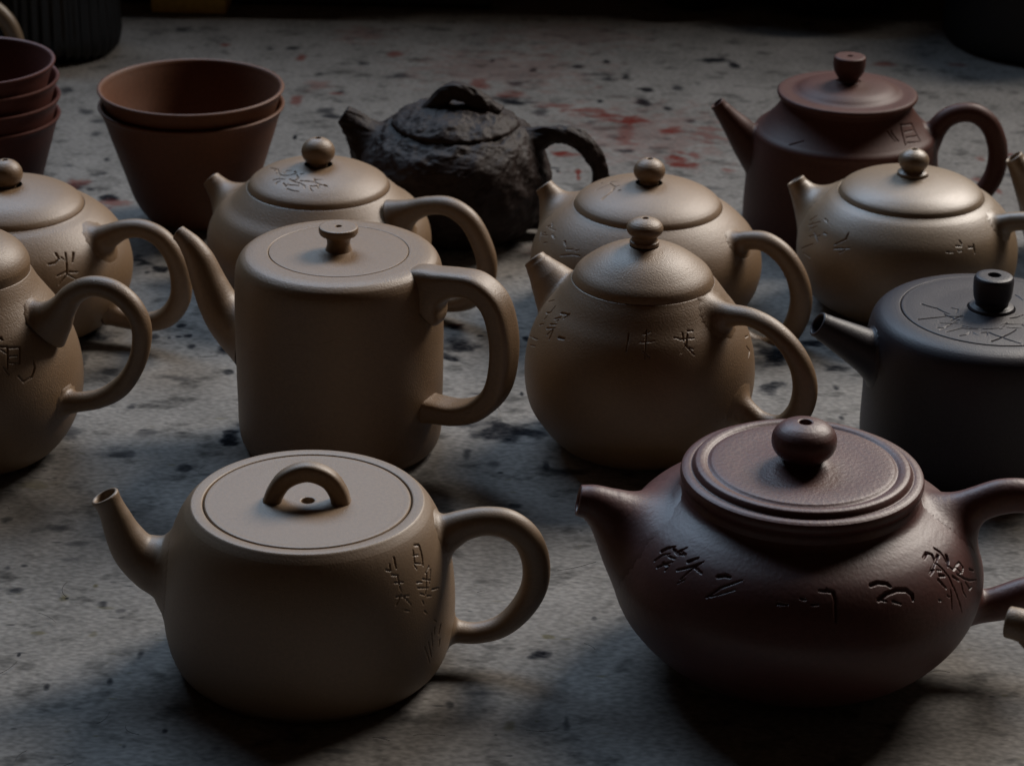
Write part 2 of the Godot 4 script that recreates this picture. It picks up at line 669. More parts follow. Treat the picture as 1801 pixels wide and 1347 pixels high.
func stains_and_shade() -> Array:  # ink and red stains, plus shadow painted beneath the left round teapot
	var all := []
	all += [[-0.0254, -1.1116, 0.0089, 0.0087, 0.85, 0], [-0.0281, -1.1324, 0.0048, 0.0048, 0.8, 0], [-0.0289, -1.0957, 0.0065, 0.0052, 0.8, 0], [-0.0156, -1.1221, 0.0021, 0.002, 0.7, 0], [0.0061, -1.1203, 0.0019, 0.004, 0.8, 0], [-0.0015, -1.0181, 0.0171, 0.0116, 0.62, 0], [-0.0121, -1.0246, 0.0098, 0.0058, 0.4, 0], [-0.1198, -1.0076, 0.0043, 0.0114, 0.85, 0], [-0.1191, -1.0009, 0.0053, 0.0039, 0.8, 0], [-0.1821, -1.2057, 0.005, 0.0038, 0.8, 0], [-0.1753, -1.1992, 0.0045, 0.0053, 0.8, 0], [-0.181, -1.1936, 0.0022, 0.003, 0.9, 0]]
	all += [[-0.1883, -1.2162, 0.0034, 0.0047, 0.6, 0], [-0.1556, -1.1274, 0.0024, 0.0027, 0.85, 0], [-0.1596, -1.113, 0.0013, 0.002, 0.85, 0], [-0.1556, -1.1145, 0.0016, 0.0013, 0.8, 0], [-0.151, -1.1161, 0.0018, 0.002, 0.8, 0], [-0.1482, -1.1035, 0.0021, 0.0033, 0.7, 0], [-0.1663, -1.114, 0.0024, 0.004, 0.6, 0], [-0.1668, -1.0364, 0.0037, 0.0047, 0.75, 0], [-0.1276, -1.0767, 0.0026, 0.0038, 0.7, 0], [-0.1318, -1.0997, 0.0042, 0.0066, 0.8, 0], [-0.1647, -0.9896, 0.0076, 0.0055, 0.5, 0], [-0.1896, -1.0104, 0.0065, 0.0086, 0.45, 0]]
	all += [[-0.1356, -0.9761, 0.0035, 0.0054, 0.55, 0], [-0.1805, -1.0738, 0.0056, 0.005, 0.5, 0], [-0.1951, -1.0776, 0.0025, 0.0114, 0.6, 0], [-0.1963, -1.1134, 0.011, 0.008, 0.7, 0], [-0.153, -1.0687, 0.0076, 0.0037, 0.4, 0], [-0.1577, -1.01, 0.0073, 0.0045, 0.3, 0], [-0.1951, -0.9594, 0.0093, 0.0042, 0.3, 2], [-0.1678, -0.8638, 0.0021, 0.0026, 0.5, 2], [-0.1666, -0.8642, 0.0009, 0.0009, 0.7, 0], [-0.1524, -0.8595, 0.0025, 0.0035, 0.5, 0], [-0.1447, -0.8554, 0.0021, 0.0022, 0.3, 0], [-0.1726, -0.8373, 0.0025, 0.0017, 0.45, 2]]  # widest patch here, beneath the left round teapot, is mostly painted shadow
	all += [[-0.1525, -0.838, 0.0017, 0.0025, 0.3, 2], [-0.187, -0.8697, 0.0039, 0.004, 0.5, 0], [-0.1932, -0.8881, 0.0022, 0.0037, 0.4, 0], [-0.1873, -0.8893, 0.0017, 0.0014, 0.55, 0], [-0.1633, -0.7999, 0.0012, 0.0023, 0.65, 0], [-0.1416, -0.8042, 0.0012, 0.0035, 0.6, 0], [-0.1771, -0.8214, 0.0006, 0.0012, 0.7, 0], [-0.1331, -0.8233, 0.0016, 0.0033, 0.5, 0], [-0.1304, -0.7608, 0.0012, 0.0022, 0.4, 0], [-0.2008, -0.9271, 0.0027, 0.0039, 0.5, 0], [-0.1833, -0.9213, 0.0072, 0.0049, 0.4, 0], [-0.17, -0.9088, 0.0044, 0.0033, 0.35, 0]]
	all += [[-0.1678, -0.8951, 0.0048, 0.0033, 0.35, 0], [-0.1573, -0.8739, 0.0013, 0.0018, 0.6, 2], [-0.1178, -0.7718, 0.001, 0.0015, 0.6, 0], [0.0111, -0.8288, 0.0041, 0.0041, 0.8, 0], [0.001, -0.7787, 0.0024, 0.0037, 0.45, 2], [0.0208, -0.7831, 0.0016, 0.0053, 0.4, 0], [-0.0188, -0.9944, 0.0022, 0.0067, 0.5, 0], [-0.0067, -0.9855, 0.0029, 0.0044, 0.4, 0], [0.0019, -0.9474, 0.0037, 0.0026, 0.5, 0], [0.0148, -0.9837, 0.0014, 0.0044, 0.5, 0], [0.0151, -0.8414, 0.0025, 0.0017, 0.5, 2], [-0.0201, -0.7931, 0.0016, 0.0038, 0.4, 0]]
	all += [[0.0322, -0.8561, 0.0011, 0.0017, 0.4, 0], [-0.0042, -0.9775, 0.0014, 0.0016, 0.6, 0], [0.1406, -1.1189, 0.0064, 0.0054, 0.85, 0], [0.1458, -1.0929, 0.007, 0.0052, 0.75, 0], [0.1452, -1.0696, 0.002, 0.0031, 0.65, 0], [0.1442, -1.0375, 0.0017, 0.0024, 0.65, 0], [0.0007, -1.0194, 0.0098, 0.0093, 0.5, 0], [0.0042, -1.0568, 0.001, 0.0024, 0.8, 0], [0.0051, -1.1203, 0.0008, 0.002, 0.9, 0], [-0.0025, -1.1968, 0.0034, 0.0045, 0.4, 0], [0.0031, -1.1955, 0.0014, 0.0015, 0.5, 0], [-0.0028, -1.2393, 0.0072, 0.008, 0.55, 0]]
	all += [[0.1198, -1.1041, 0.011, 0.0119, 0.75, 0], [0.1168, -1.069, 0.0061, 0.0088, 0.65, 0], [0.0242, -0.9808, 0.0095, 0.0043, 0.5, 0], [0.055, -1.5571, 0.0035, 0.0047, 0.8, 0], [0.0362, -1.5443, 0.0045, 0.0059, 0.75, 0], [0.01, -1.5358, 0.0031, 0.0046, 0.7, 0], [0.053, -1.52, 0.0066, 0.0057, 0.75, 0], [0.0656, -1.5264, 0.0031, 0.0057, 0.7, 0], [0.0771, -1.5012, 0.0044, 0.0056, 0.85, 0], [0.0953, -1.5044, 0.0048, 0.0056, 0.6, 0], [0.0489, -1.4766, 0.002, 0.0054, 0.95, 0], [0.075, -1.4749, 0.0047, 0.0076, 0.8, 0]]
	all += [[0.0887, -1.465, 0.0037, 0.0053, 0.9, 0], [-0.0031, -1.4748, 0.0114, 0.0087, 0.9, 0], [0.0146, -1.4566, 0.006, 0.0085, 0.45, 0], [0.1225, -1.5623, 0.0089, 0.0072, 0.85, 0], [0.1328, -1.5523, 0.0042, 0.0095, 0.85, 0], [0.1014, -1.4416, 0.004, 0.0041, 0.55, 0], [0.0428, -1.4384, 0.0046, 0.0052, 0.35, 0], [-0.0006, -1.509, 0.0062, 0.0068, 0.5, 0], [-0.0159, -1.5541, 0.0021, 0.0047, 0.7, 0], [0.0561, -1.4118, 0.0045, 0.006, 0.3, 0], [0.0227, -1.3524, 0.0012, 0.0028, 0.8, 0], [-0.2162, -1.6094, 0.0079, 0.0063, 0.8, 0]]
	all += [[-0.1392, -1.572, 0.0056, 0.0048, 0.8, 0], [-0.1547, -1.571, 0.0028, 0.006, 0.55, 0], [-0.1252, -1.403, 0.0013, 0.004, 0.95, 0], [-0.267, -1.4773, 0.0037, 0.0087, 0.55, 0], [-0.2499, -1.4388, 0.0046, 0.0062, 0.45, 0], [-0.2377, -1.4019, 0.0038, 0.0059, 0.45, 0], [-0.2252, -1.3609, 0.0025, 0.0056, 0.55, 0], [-0.2245, -1.3358, 0.0052, 0.0045, 0.75, 0], [-0.2344, -1.3146, 0.009, 0.008, 0.6, 0], [-0.2149, -1.298, 0.0066, 0.0043, 0.85, 0], [-0.244, -1.3477, 0.0043, 0.0046, 0.55, 0], [-0.11, -1.4466, 0.0053, 0.0094, 0.6, 0]]
	all += [[-0.1044, -1.4865, 0.0034, 0.0044, 0.6, 0], [-0.1204, -1.5191, 0.0027, 0.0045, 0.5, 0], [-0.0943, -1.5437, 0.0049, 0.0047, 0.6, 0], [-0.0723, -1.5218, 0.0048, 0.0046, 0.5, 0], [0.155, -1.3053, 0.0091, 0.007, 0.4, 0], [0.1052, -1.3293, 0.0061, 0.0045, 0.25, 0], [0.0645, -1.4416, 0.0119, 0.0094, 0.85, 1], [0.0894, -1.4256, 0.0072, 0.0071, 0.75, 1], [0.0539, -1.4494, 0.0106, 0.0063, 0.6, 1], [0.0402, -1.458, 0.014, 0.0074, 0.5, 1], [0.023, -1.4677, 0.014, 0.0054, 0.45, 1], [0.0258, -1.3837, 0.007, 0.0058, 0.95, 1]]
	all += [[0.0338, -1.3483, 0.0016, 0.0102, 0.8, 1], [0.0906, -1.3737, 0.0089, 0.0144, 0.8, 1], [0.1159, -1.36, 0.0063, 0.0047, 0.45, 1], [0.1089, -1.4196, 0.0104, 0.0183, 0.28, 1], [0.0619, -1.4121, 0.0071, 0.0182, 0.35, 1], [-0.0015, -1.4868, 0.0108, 0.0077, 0.45, 1], [-0.0224, -1.5055, 0.0075, 0.009, 0.45, 1], [0.0718, -1.4176, 0.0553, 0.0626, 0.16, 1], [-0.0105, -1.5369, 0.0661, 0.0475, 0.16, 1], [-0.1297, -1.4698, 0.004, 0.0097, 0.5, 1], [-0.1341, -1.5531, 0.0035, 0.0083, 0.55, 1], [-0.2351, -1.319, 0.0079, 0.0089, 0.45, 1]]
	all += [[-0.2107, -1.2896, 0.0095, 0.0069, 0.45, 1], [0.2781, -1.3922, 0.0029, 0.0059, 0.85, 1], [0.2597, -1.3845, 0.0032, 0.0048, 0.5, 1], [0.2611, -1.3328, 0.0025, 0.0054, 0.6, 1], [0.2523, -1.3513, 0.0031, 0.0056, 0.45, 1], [-0.0778, -1.5624, 0.0049, 0.0072, 0.5, 1], [-0.047, -1.4843, 0.0054, 0.0066, 0.5, 1], [0.2252, -1.56, 0.0085, 0.0048, 0.5, 1], [-0.0978, -1.604, 0.0216, 0.0202, 0.2, 1], [0.0322, -1.6119, 0.0581, 0.0385, 0.13, 1], [0.0991, -1.3847, 0.0032, 0.0136, 0.35, 1], [0.1514, -1.3316, 0.0123, 0.0091, 0.12, 1]]
	all += [[-0.1187, -1.4967, 0.0101, 0.0111, 0.25, 1], [0.013, -1.2322, 0.0115, 0.0111, 0.15, 1]]
	return all

# ---------------------------------------------------------------- pots
func teapot(called: String, label: String, group: String, at: Vector3, yaw: float, mat: Material, body: Array, body_cuts: Array, lid: Array, lid_cuts: Array, knob: Array, spout: Array, handle: Array, square := 2.0, rough := 0.0, fillet := 5.0, spout_fillet := 7.0, cut := 0.85) -> Node3D:
	var t := thing(called, label, "teapot", at, -yaw, group)
	part("body", lathe(PackedFloat32Array(body), body_cuts, cut, rough), mat, t)
	var l := part("lid", lathe(PackedFloat32Array(lid), lid_cuts, 0.85, rough * 0.8), mat, t)
	if not knob.is_empty():
		part("knob", lathe(PackedFloat32Array(knob), [], 0.6, 0.0, 0, 72), mat, l)
	var wall := PackedVector2Array()
	var sp: PackedVector2Array = smooth_profile(PackedFloat32Array(body))[0]
	for i in range(0, sp.size(), 3):
		wall.append(sp[i])
	part("spout", tube(PackedFloat32Array(spout), 2.0, true, rough * 0.7, 56, wall, spout_fillet), mat, t)
	part("handle", tube(PackedFloat32Array(handle), square, false, rough * 0.7, 56, wall, fillet), mat, t)
	return t

func copy_of(t: Node3D, called: String, label: String, at: Vector3, yaw: float, group := "") -> Node3D:
	var c: Node3D = t.duplicate()
	c.name = called
	add_child(c, true)
	c.position = at
	c.rotation_degrees.y = -yaw
	c.set_meta("label", label)
	if group != "":
		c.set_meta("group", group)
	return c

func build_pots() -> void:
	var t: Node3D
	# low beige teapot with flat lid and arched bridge knob, front left
	var flat_lidded_pot_body := [0, 0, 44.67, 0, 44.67, 0, 45.99, 1.66, 48.09, 3.66, 50.23, 8.48, 51.86, 17.46, 52.15, 26.76, 51.41, 37.07, 49.58, 47.23, 46.6, 56.12, 43.6, 61.38, 41.57, 63.53, 41.11, 64, 40.77, 64.17, 37.09, 64.02, 37.09, 64.02, 36.81, 62.89, 35.93, 61.96, 35.93, 61.96, 0, 61.32]
	var flat_lidded_pot_lid := [36.13, 61.97, 36.36, 63.66, 36.09, 64.07, 33.9, 64.13, 17.97, 64.05, 3.99, 64.01, 2.6, 64.01, 2.4, 63.78, 2.2, 61.99, 2.2, 61.99, 0, 61.99]
	var flat_lidded_pot_knob := []
	var flat_lidded_pot_body_cuts := [[0.63, 33.3, 105.64, 35.46, 100.87, 35, 99.38], [0.76, 31.25, 107.04, 28.27, 106.11, 29.18, 102.34, 30.65, 98.89], [0.58, 34.6, 104.23, 31.22, 103.3], [0.58, 34.64, 101.36, 31.23, 99.88], [0.67, 26.71, 97.4, 30.61, 95.92], [0.63, 36.87, 94.93, 33.54, 93.94], [0.63, 32.9, 94.93, 28.01, 92.47], [0.54, 36.86, 92.96, 30.22, 90.5], [0.67, 29.46, 95.92, 32.93, 89.02], [0.81, 27.96, 89.02, 23.07, 87.55], [0.54, 35.95, 90.5, 33.47, 89.02], [0.63, 31.88, 88.04, 29.14, 87.05], [0.54, 35.21, 87.55, 34.79, 86.07], [0.63, 34.86, 83.61, 33.56, 82.13], [0.63, 26.18, 95.92, 29.47, 91.48], [0.76, 45.22, 106.57, 45.85, 102.84], [0.63, 51.01, 103.77, 48.93, 102.84, 48.42, 105.17], [0.63, 48.81, 101.36, 45.87, 100.37], [0.67, 48.18, 98.39, 43.88, 97.4], [0.63, 46.19, 99.88, 45.91, 94.43], [0.63, 48.73, 93.45, 42.33, 91.98], [0.58, 46.07, 93.45, 49.25, 90.5], [0.58, 45.09, 92.47, 41.91, 88.53], [0.63, 45.28, 87.55, 43.28, 86.56], [0.63, 29.08, 77.7, 27.29, 76.22], [0.72, 23.97, 73.76, 25.79, 70.33], [0.63, 31.09, 73.27, 30.24, 67.38], [0.72, 24.65, 67.87, 25.1, 65.42], [0.63, 33.33, 70.82, 30.69, 63.47], [0.58, 28.76, 74.74, 29.12, 71.8], [0.58, 35.78, 69.84, 31.42, 61.54]]
	var flat_lidded_pot_lid_cuts := []
	var flat_lidded_pot_spout := [-44.33, 32.49, 14.2, 14.2, -49.68, 35.84, 12.15, 12.15, -56.05, 38.46, 10.12, 10.12, -61.55, 42.46, 8.08, 8.08, -65.3, 48.76, 6.65, 6.65, -68.17, 56.38, 5.32, 5.32, -70.15, 61.29, 4.81, 4.81, -71.42, 63.95, 5.2, 5.2]
	var flat_lidded_pot_handle := [40.24, 46.29, 10.08, 8.87, 44.67, 49.56, 8.46, 7.65, 49.48, 52.37, 6.84, 6.43, 54.89, 55.19, 5.62, 5.42, 62.9, 57.04, 5.22, 5.02, 70.54, 55.95, 5.42, 5.02, 77.06, 50.87, 5.23, 5.03, 80.66, 41.84, 5.05, 4.85, 80.45, 31.51, 4.87, 4.87, 75.75, 21.69, 4.48, 4.69, 68.52, 14.55, 3.99, 4.5, 59.96, 11.81, 3.68, 4.5, 52.17, 12.35, 4.09, 4.91, 46.44, 13.18, 5.52, 5.73]
	t = teapot("teapot", "low beige teapot with flat lid and arched bridge knob, front left", "", Vector3(-0.0712, 0, -0.8218), 0, mats.beige_pale, flat_lidded_pot_body, flat_lidded_pot_body_cuts, flat_lidded_pot_lid, flat_lidded_pot_lid_cuts, flat_lidded_pot_knob, flat_lidded_pot_spout, flat_lidded_pot_handle, 2.0, 0.0, 3.5, 5.0, 0.85)
	part("knob", tube(PackedFloat32Array([-13.9, 59.47, 4.41, 4.81, -12.85, 61.96, 3.6, 4.2, -11.34, 66.91, 3.2, 3.6, -7.44, 72.33, 3.29, 3.39, 0.18, 75.26, 3.48, 3.38, 7.31, 72.62, 3.39, 3.39, 10.84, 67.35, 3.4, 3.6, 11.99, 62.45, 3.6, 4.2, 12.96, 60, 4.41, 4.81]), 3.0, false, 0.0, 48), mats.beige_pale, t.get_node("lid"))
	# squat dark red-purple teapot with ringed lid and carved shoulder, front right
	var purple_pot_body := [0, 0, 33.04, 0, 33.04, 0, 35.49, 1.65, 42.44, 4.33, 51.36, 9.53, 57.75, 15.8, 62.85, 23.15, 65.86, 31.49, 66.53, 39.61, 64.62, 46.36, 61.23, 52.98, 56.06, 58.79, 50.17, 62.55, 45.93, 64.6, 43.3, 66.05, 42.17, 67.58, 41.94, 69.37, 41.62, 70.47, 41.62, 70.47, 0, 69.62]
	var purple_pot_lid := [40.83, 69.77, 42.2, 71.17, 42.88, 72.54, 42.95, 73.88, 42.53, 75.2, 41.32, 75.82, 39.72, 75.98, 39.03, 75.85, 38.62, 76.61, 37.7, 77.91, 36.1, 78.3, 34.51, 78.02, 33.43, 77.43, 32.83, 77.75, 32.12, 78.17, 30.33, 78.34, 19.95, 78.31, 11.97, 78.63, 8.38, 79.04, 6.78, 79.7]
	var purple_pot_knob := [8.38, 78.15, 7.18, 79.03, 6.58, 79.92, 7.38, 80.59, 9.16, 81.94, 10.65, 83.73, 11.43, 85.95, 11.42, 88.38, 10.72, 90.35, 9.12, 92.1, 7.13, 93.29, 4.95, 93.94, 2.97, 94.26, 2.58, 94.26, 2.28, 94.04, 2.08, 90.74, 2.08, 90.74, 0, 90.74]
	var purple_pot_body_cuts := [[1.25, 42.98, 114.29, 39.73, 115.29, 38.19, 113.79, 39.67, 111.29], [1.22, 35.78, 112.29, 39.01, 111.29, 43.11, 109.35], [1.72, 42.96, 109.35, 45.23, 108.37], [0.83, 39.49, 110.32, 38.45, 107.88, 37.54, 104.45, 37.49, 101.02, 36.99, 97.53], [1.16, 34.39, 114.79, 33.64, 112.78, 33.77, 110.8], [1.66, 32.03, 110.32, 33.02, 108.86, 35.1, 107.39], [0.78, 33.77, 110.8, 34.81, 107.39, 33.31, 104.94, 29.78, 105.43, 27.74, 105.43, 27.27, 103, 29.64, 102.01], [0.66, 31.28, 105.43, 30.18, 102.51, 31.89, 102.01], [1.27, 35.41, 103.48, 33.4, 101.02], [0.72, 41.23, 108.37, 39.25, 107.39], [1.44, 41.29, 106.41, 39.31, 105.43], [1.16, 42.94, 105.43, 42.06, 103.48, 41.12, 101.52], [1, 32.63, 103, 29.83, 100.03, 26.53, 97.53, 21.47, 95.08], [1.16, 23.74, 100.52, 21.29, 98.53], [1, 29.75, 98.53, 28.39, 95.08, 26.4, 95.08], [0.72, 36.99, 97.53, 36.67, 93.67, 36.31, 90.36], [0.61, 39.3, 100.03, 40.34, 96.54, 41.27, 93.67], [0.83, 46.13, 99.03, 45.36, 98.53], [0.72, 41.68, 99.03, 40.87, 98.03], [0.72, 32.48, 99.53, 33.04, 96.54, 32.15, 94.14], [1.64, 70.13, 110.8, 67.34, 111.29, 64.13, 110.32, 63.03, 108.86], [1.82, 68.74, 105.43, 65.48, 106.9, 61.33, 107.39, 57.65, 106.41, 56.23, 104.45, 56.5, 102.51], [1, 68.43, 105.43, 66.22, 104.45], [1.18, 63.9, 103.97, 61.35, 102.51], [1, 86.08, 110.8, 83.69, 109.83, 83.49, 106.41, 83.83, 101.52], [1.52, 150.42, 108.86, 149.26, 110.8, 146.83, 112.78], [1.17, 146.39, 111.79, 143.42, 111.29, 140.56, 112.29, 143.67, 112.78], [1.17, 144.15, 111.79, 142.14, 114.79], [0.94, 150.42, 104.94, 148.95, 107.88, 146.47, 109.83], [1.05, 147.8, 103.48, 145.19, 106.41, 143.2, 107.88], [0.94, 146.66, 105.92, 143.63, 105.92, 143.95, 103.97], [0.94, 145.93, 108.86, 143.03, 109.35], [1.76, 137.39, 110.8, 134.97, 113.28], [1.17, 139.49, 106.41, 135.44, 109.35, 132.07, 112.78], [1.17, 133.64, 109.83, 130.13, 108.86], [0.82, 135.27, 104.45, 136.91, 102.51], [0.88, 132.66, 111.79, 134.28, 109.35, 136.63, 103.97], [1.87, 123.94, 109.83, 121.98, 110.8, 119.69, 110.8], [1.17, 125.06, 102.01, 121.6, 106.41, 115.28, 110.8], [0.82, 123.84, 102.51, 116.74, 106.9], [1.17, 101.92, 104.94, 98.67, 104.94], [1.17, 94.75, 107.39, 93.09, 106.9], [1.17, 91.04, 105.43, 89.01, 105.43], [1.29, 88.41, 110.32, 84.11, 109.83, 83.34, 106.9, 83.62, 99.53]]
	var purple_pot_lid_cuts := []
	var purple_pot_spout := [-36.53, 32.65, 26.16, 22.07, -45.35, 38.49, 21.6, 18.75, -53.54, 44.99, 16.06, 15.04, -61.7, 51.91, 11.55, 11.14, -68.58, 58.14, 8.69, 8.49, -74.13, 61.2, 6.66, 6.46, -78.18, 62.02, 5.65, 5.65]
	var purple_pot_handle := [50.57, 54.34, 11.33, 10.12, 53.77, 57.13, 9.7, 8.89, 57.96, 60.16, 7.67, 7.27, 63.32, 63.43, 6.45, 6.25, 71.9, 66.53, 6.44, 5.84, 81.17, 66.49, 6.04, 5.84, 89.33, 61.45, 5.85, 5.65, 95.28, 50.66, 5.68, 5.68, 95.91, 38.51, 5.5, 5.71, 90.85, 30.07, 5.73, 5.73, 83.13, 27.35, 6.14, 6.14, 75.87, 23.94, 6.36, 6.36, 68.27, 21.69, 5.54, 6.16, 60.52, 21.06, 6.57, 6.98]
	t = teapot("teapot", "squat dark red-purple teapot with ringed lid and carved shoulder, front right", "", Vector3(0.1030, 0, -0.8295), 0, mats.purple, purple_pot_body, purple_pot_body_cuts, purple_pot_lid, purple_pot_lid_cuts, purple_pot_knob, purple_pot_spout, purple_pot_handle, 2.0, 0.0, 9.0, 14.0, 0.85)
	# tall beige cylinder teapot with flared button knob and squared handle
	var tall_pot_body := [0, 0, 37.42, 0, 37.42, 0, 39.34, 0.87, 41.01, 2.26, 42.4, 5.78, 43.12, 20.92, 43.41, 47.04, 43.27, 70.1, 42.91, 77.69, 42.26, 81.46, 40.7, 84.43, 38.34, 86.13, 35.06, 86.8, 31.56, 86.9, 29.23, 86.93, 29.23, 86.93, 29.04, 86.68, 28.66, 85.41, 28.66, 85.41, 0, 85.14]
	var tall_pot_lid := [28.54, 85.41, 28.81, 86.72, 28.62, 86.97, 27.59, 87.05, 14.04, 87.22, 7.02, 87.42, 5.38, 87.51]
	var tall_pot_knob := [5.62, 87.16, 5.27, 88.16, 4.79, 90.17, 5.02, 92.17, 6.07, 93.67, 7.47, 94.31, 7.94, 94.93, 8.12, 96.18, 8.04, 97.3, 7.69, 97.67, 5.83, 97.76, 1.63, 97.75, 1.47, 97.75, 1.28, 97.5, 1.16, 95.51, 1.16, 95.51, 0, 95.51]
	var tall_pot_body_cuts := [[0.46, 81.24, 110.7, 75.46, 111.65], [0.46, 78.36, 112.6, 79.16, 105.34], [0.46, 87.39, 101.41, 75.55, 102.88], [0.46, 67.48, 103.86, 59.28, 106.32], [0.55, 52.29, 88.65, 52.36, 82.25, 56.42, 81.27], [0.46, 59.67, 88.65, 54.85, 88.65], [0.46, 56.33, 87.18, 56.41, 81.76], [0.55, 126.84, 75.35, 122.24, 74.37], [0.46, 81.69, 90.12, 75.14, 90.12], [0.46, 77.35, 92.09, 78.85, 88.65]]
	var tall_pot_lid_cuts := []
	var tall_pot_spout := [-41.58, 39.64, 15.01, 15.01, -48.67, 41.84, 12.13, 12.13, -55.16, 45.75, 10.2, 10.2, -59.89, 50.83, 8.74, 8.74, -64.49, 59.33, 7.52, 7.52, -69.28, 69.85, 6.17, 6.17, -73.67, 75.48, 4.84, 4.84, -77.59, 78.61, 3.75, 3.75, -79.29, 79.58, 3.51, 3.51]
	var tall_pot_handle := [38.25, 74.67, 13.91, 7.88, 43.01, 78.88, 10.17, 7.62, 48.79, 81.79, 6.91, 7.37, 55.85, 83.94, 5.28, 7.11, 64.43, 84.18, 5.03, 7.09, 72.26, 79.1, 5.02, 7.08, 76.55, 68.35, 4.81, 7.1, 77.31, 54, 4.6, 7.14, 74.14, 39.9, 4.52, 7.18, 66.38, 30.74, 4.66, 7.23, 56.33, 26.4, 4.57, 7.27, 46.43, 25.45, 4.95, 7.3, 37.52, 24.99, 6.14, 7.8]
	t = teapot("teapot", "tall beige cylinder teapot with flared button knob and squared handle", "", Vector3(-0.0724, 0, -1.0045), 27, mats.beige, tall_pot_body, tall_pot_body_cuts, tall_pot_lid, tall_pot_lid_cuts, tall_pot_knob, tall_pot_spout, tall_pot_handle, 3.6, 0.0, 0.0, 5.0, 0.3)
	# pear-shaped beige teapot with domed lid and straight cone spout, beside the tall cylinder teapot
	var pear_pot_body := [0, 0, 26.23, 0, 26.23, 0, 28.65, 0.86, 33, 2.57, 37.08, 5.9, 41.82, 11.92, 46.04, 18.71, 48.07, 26.71, 48.5, 35.91, 47.51, 44.49, 44.99, 52.7, 41.07, 60.31, 36.25, 66.6, 32.64, 71.62, 30.24, 74.62, 29.76, 75.25, 29.76, 75.25, 29.41, 74.86, 28.83, 73.58, 28.83, 73.58, 0, 73.3]
	var pear_pot_lid := [28.95, 73.58, 29.48, 75.24, 29.42, 75.62, 28.19, 78.39, 23.79, 82.37, 17.17, 86.57, 10.57, 89.03, 6.11, 90.01]
	var pear_pot_knob := [6.11, 90.52, 6.1, 92.03, 5.63, 92.4, 5.16, 94.22, 6.34, 95.04, 7.16, 96.01, 7.57, 97.06, 7.54, 98.14, 7.09, 99.18, 6.23, 100.12, 5.01, 100.92, 3.51, 101.52, 1.8, 101.89, 1.47, 101.96, 1.29, 101.66, 1.16, 99.71, 1.16, 99.71, 0, 99.71]
	var pear_pot_body_cuts := [[0.69, 152.36, 101.15, 145.35, 104.62], [0.83, 140.39, 99.17, 136.07, 100.65, 136.61, 104.13], [0.69, 137.3, 96.74, 136.83, 98.67], [0.97, 124.71, 104.13, 116.57, 105.62, 119.2, 103.14], [0.76, 126.49, 100.65, 122.4, 102.64, 123.29, 100.16], [0.83, 127.37, 97.69, 121.95, 99.17], [0.69, 139.49, 93.4, 134.82, 95.31], [0.83, 128.66, 95.31, 121.08, 97.69], [0.83, 121.78, 96.74, 121.18, 92.45], [1.39, 114.33, 95.31, 109.68, 95.79], [0.76, 140.91, 86.73, 132.77, 88.64], [0.69, 155.39, 82.42, 142.99, 86.25], [0.69, 140.17, 83.38, 132.14, 85.77], [0.76, 125.13, 93.4, 122.59, 96.74], [0.9, 41.23, 102.64, 38.63, 102.14], [0.9, 31.3, 104.62, 27.47, 104.13], [0.76, 35.42, 104.13, 35.79, 100.65], [0.76, 38.05, 101.65, 28.28, 101.15], [0.83, 32.17, 103.14, 34.68, 99.17, 39.02, 95.79], [0.9, 35.58, 99.17, 31.18, 94.36], [0.83, 33.21, 97.69, 31.2, 96.74], [0.69, 60.25, 104.62, 55.88, 105.62], [0.69, 62.53, 101.15, 53.67, 101.65], [0.76, 58.59, 106.57, 59.26, 94.36], [0.69, 60.81, 97.69, 56.24, 94.83], [0.69, 69.42, 104.62, 69.74, 97.21], [0.76, -12.89, 87.69, -15.78, 84.82, -11.17, 83.38], [0.69, -15.81, 91.02, -21.77, 89.59]]
	var pear_pot_lid_cuts := []
	var pear_pot_spout := [-26.68, 48.33, 22.2, 22.2, -33.84, 54.52, 15.94, 15.94, -39.58, 59.73, 12.08, 12.08, -45.92, 65.87, 8.46, 8.46, -50.81, 70.5, 5.8, 5.8, -52.54, 72.2, 4.96, 4.96]
	var pear_pot_handle := [29.51, 65.03, 9.36, 7.96, 35.19, 66.85, 6.53, 6.07, 41.13, 68.23, 4.65, 5.12, 50.15, 69.32, 3.7, 4.63, 59.82, 66.81, 3.81, 4.62, 68.66, 60.62, 4.26, 4.61, 74.59, 51.99, 4.84, 4.61, 76.52, 42.34, 5.32, 4.63, 74.11, 32.55, 5.11, 4.65, 66.87, 25.04, 4.44, 4.68, 57.55, 24.19, 4.46, 4.7, 49.49, 27.31, 5.41, 5.18, 42.53, 29.18, 7.55, 6.61]
	t = teapot("teapot", "pear-shaped beige teapot with domed lid and straight cone spout, beside the tall cylinder teapot", "", Vector3(0.0537, 0, -1.0090), 31, mats.beige, pear_pot_body, pear_pot_body_cuts, pear_pot_lid, pear_pot_lid_cuts, pear_pot_knob, pear_pot_spout, pear_pot_handle, 2.0, 0.0, 6.0, 2.0, 0.85)
	# blue-black cylinder teapot with bamboo leaves carved on its lid
	var slate_pot_body := [0, 0, 46.94, 0, 46.94, 0, 48.61, 1.2, 49.78, 2.85, 50.42, 6.89, 50.53, 25.47, 50.66, 48.99, 49.7, 56.19, 48.22, 60.25, 45.61, 62.73, 42.08, 64.03, 39.27, 64.46, 37.75, 64.55, 37.75, 64.55, 37.41, 64.03, 36.49, 62.72, 36.49, 62.72, 0, 62.26]
	var slate_pot_lid := [36.49, 62.72, 37.17, 64.02, 37.05, 64.66, 35.52, 64.88, 21.03, 65.36, 12.85, 65.78, 10.05, 65.88]
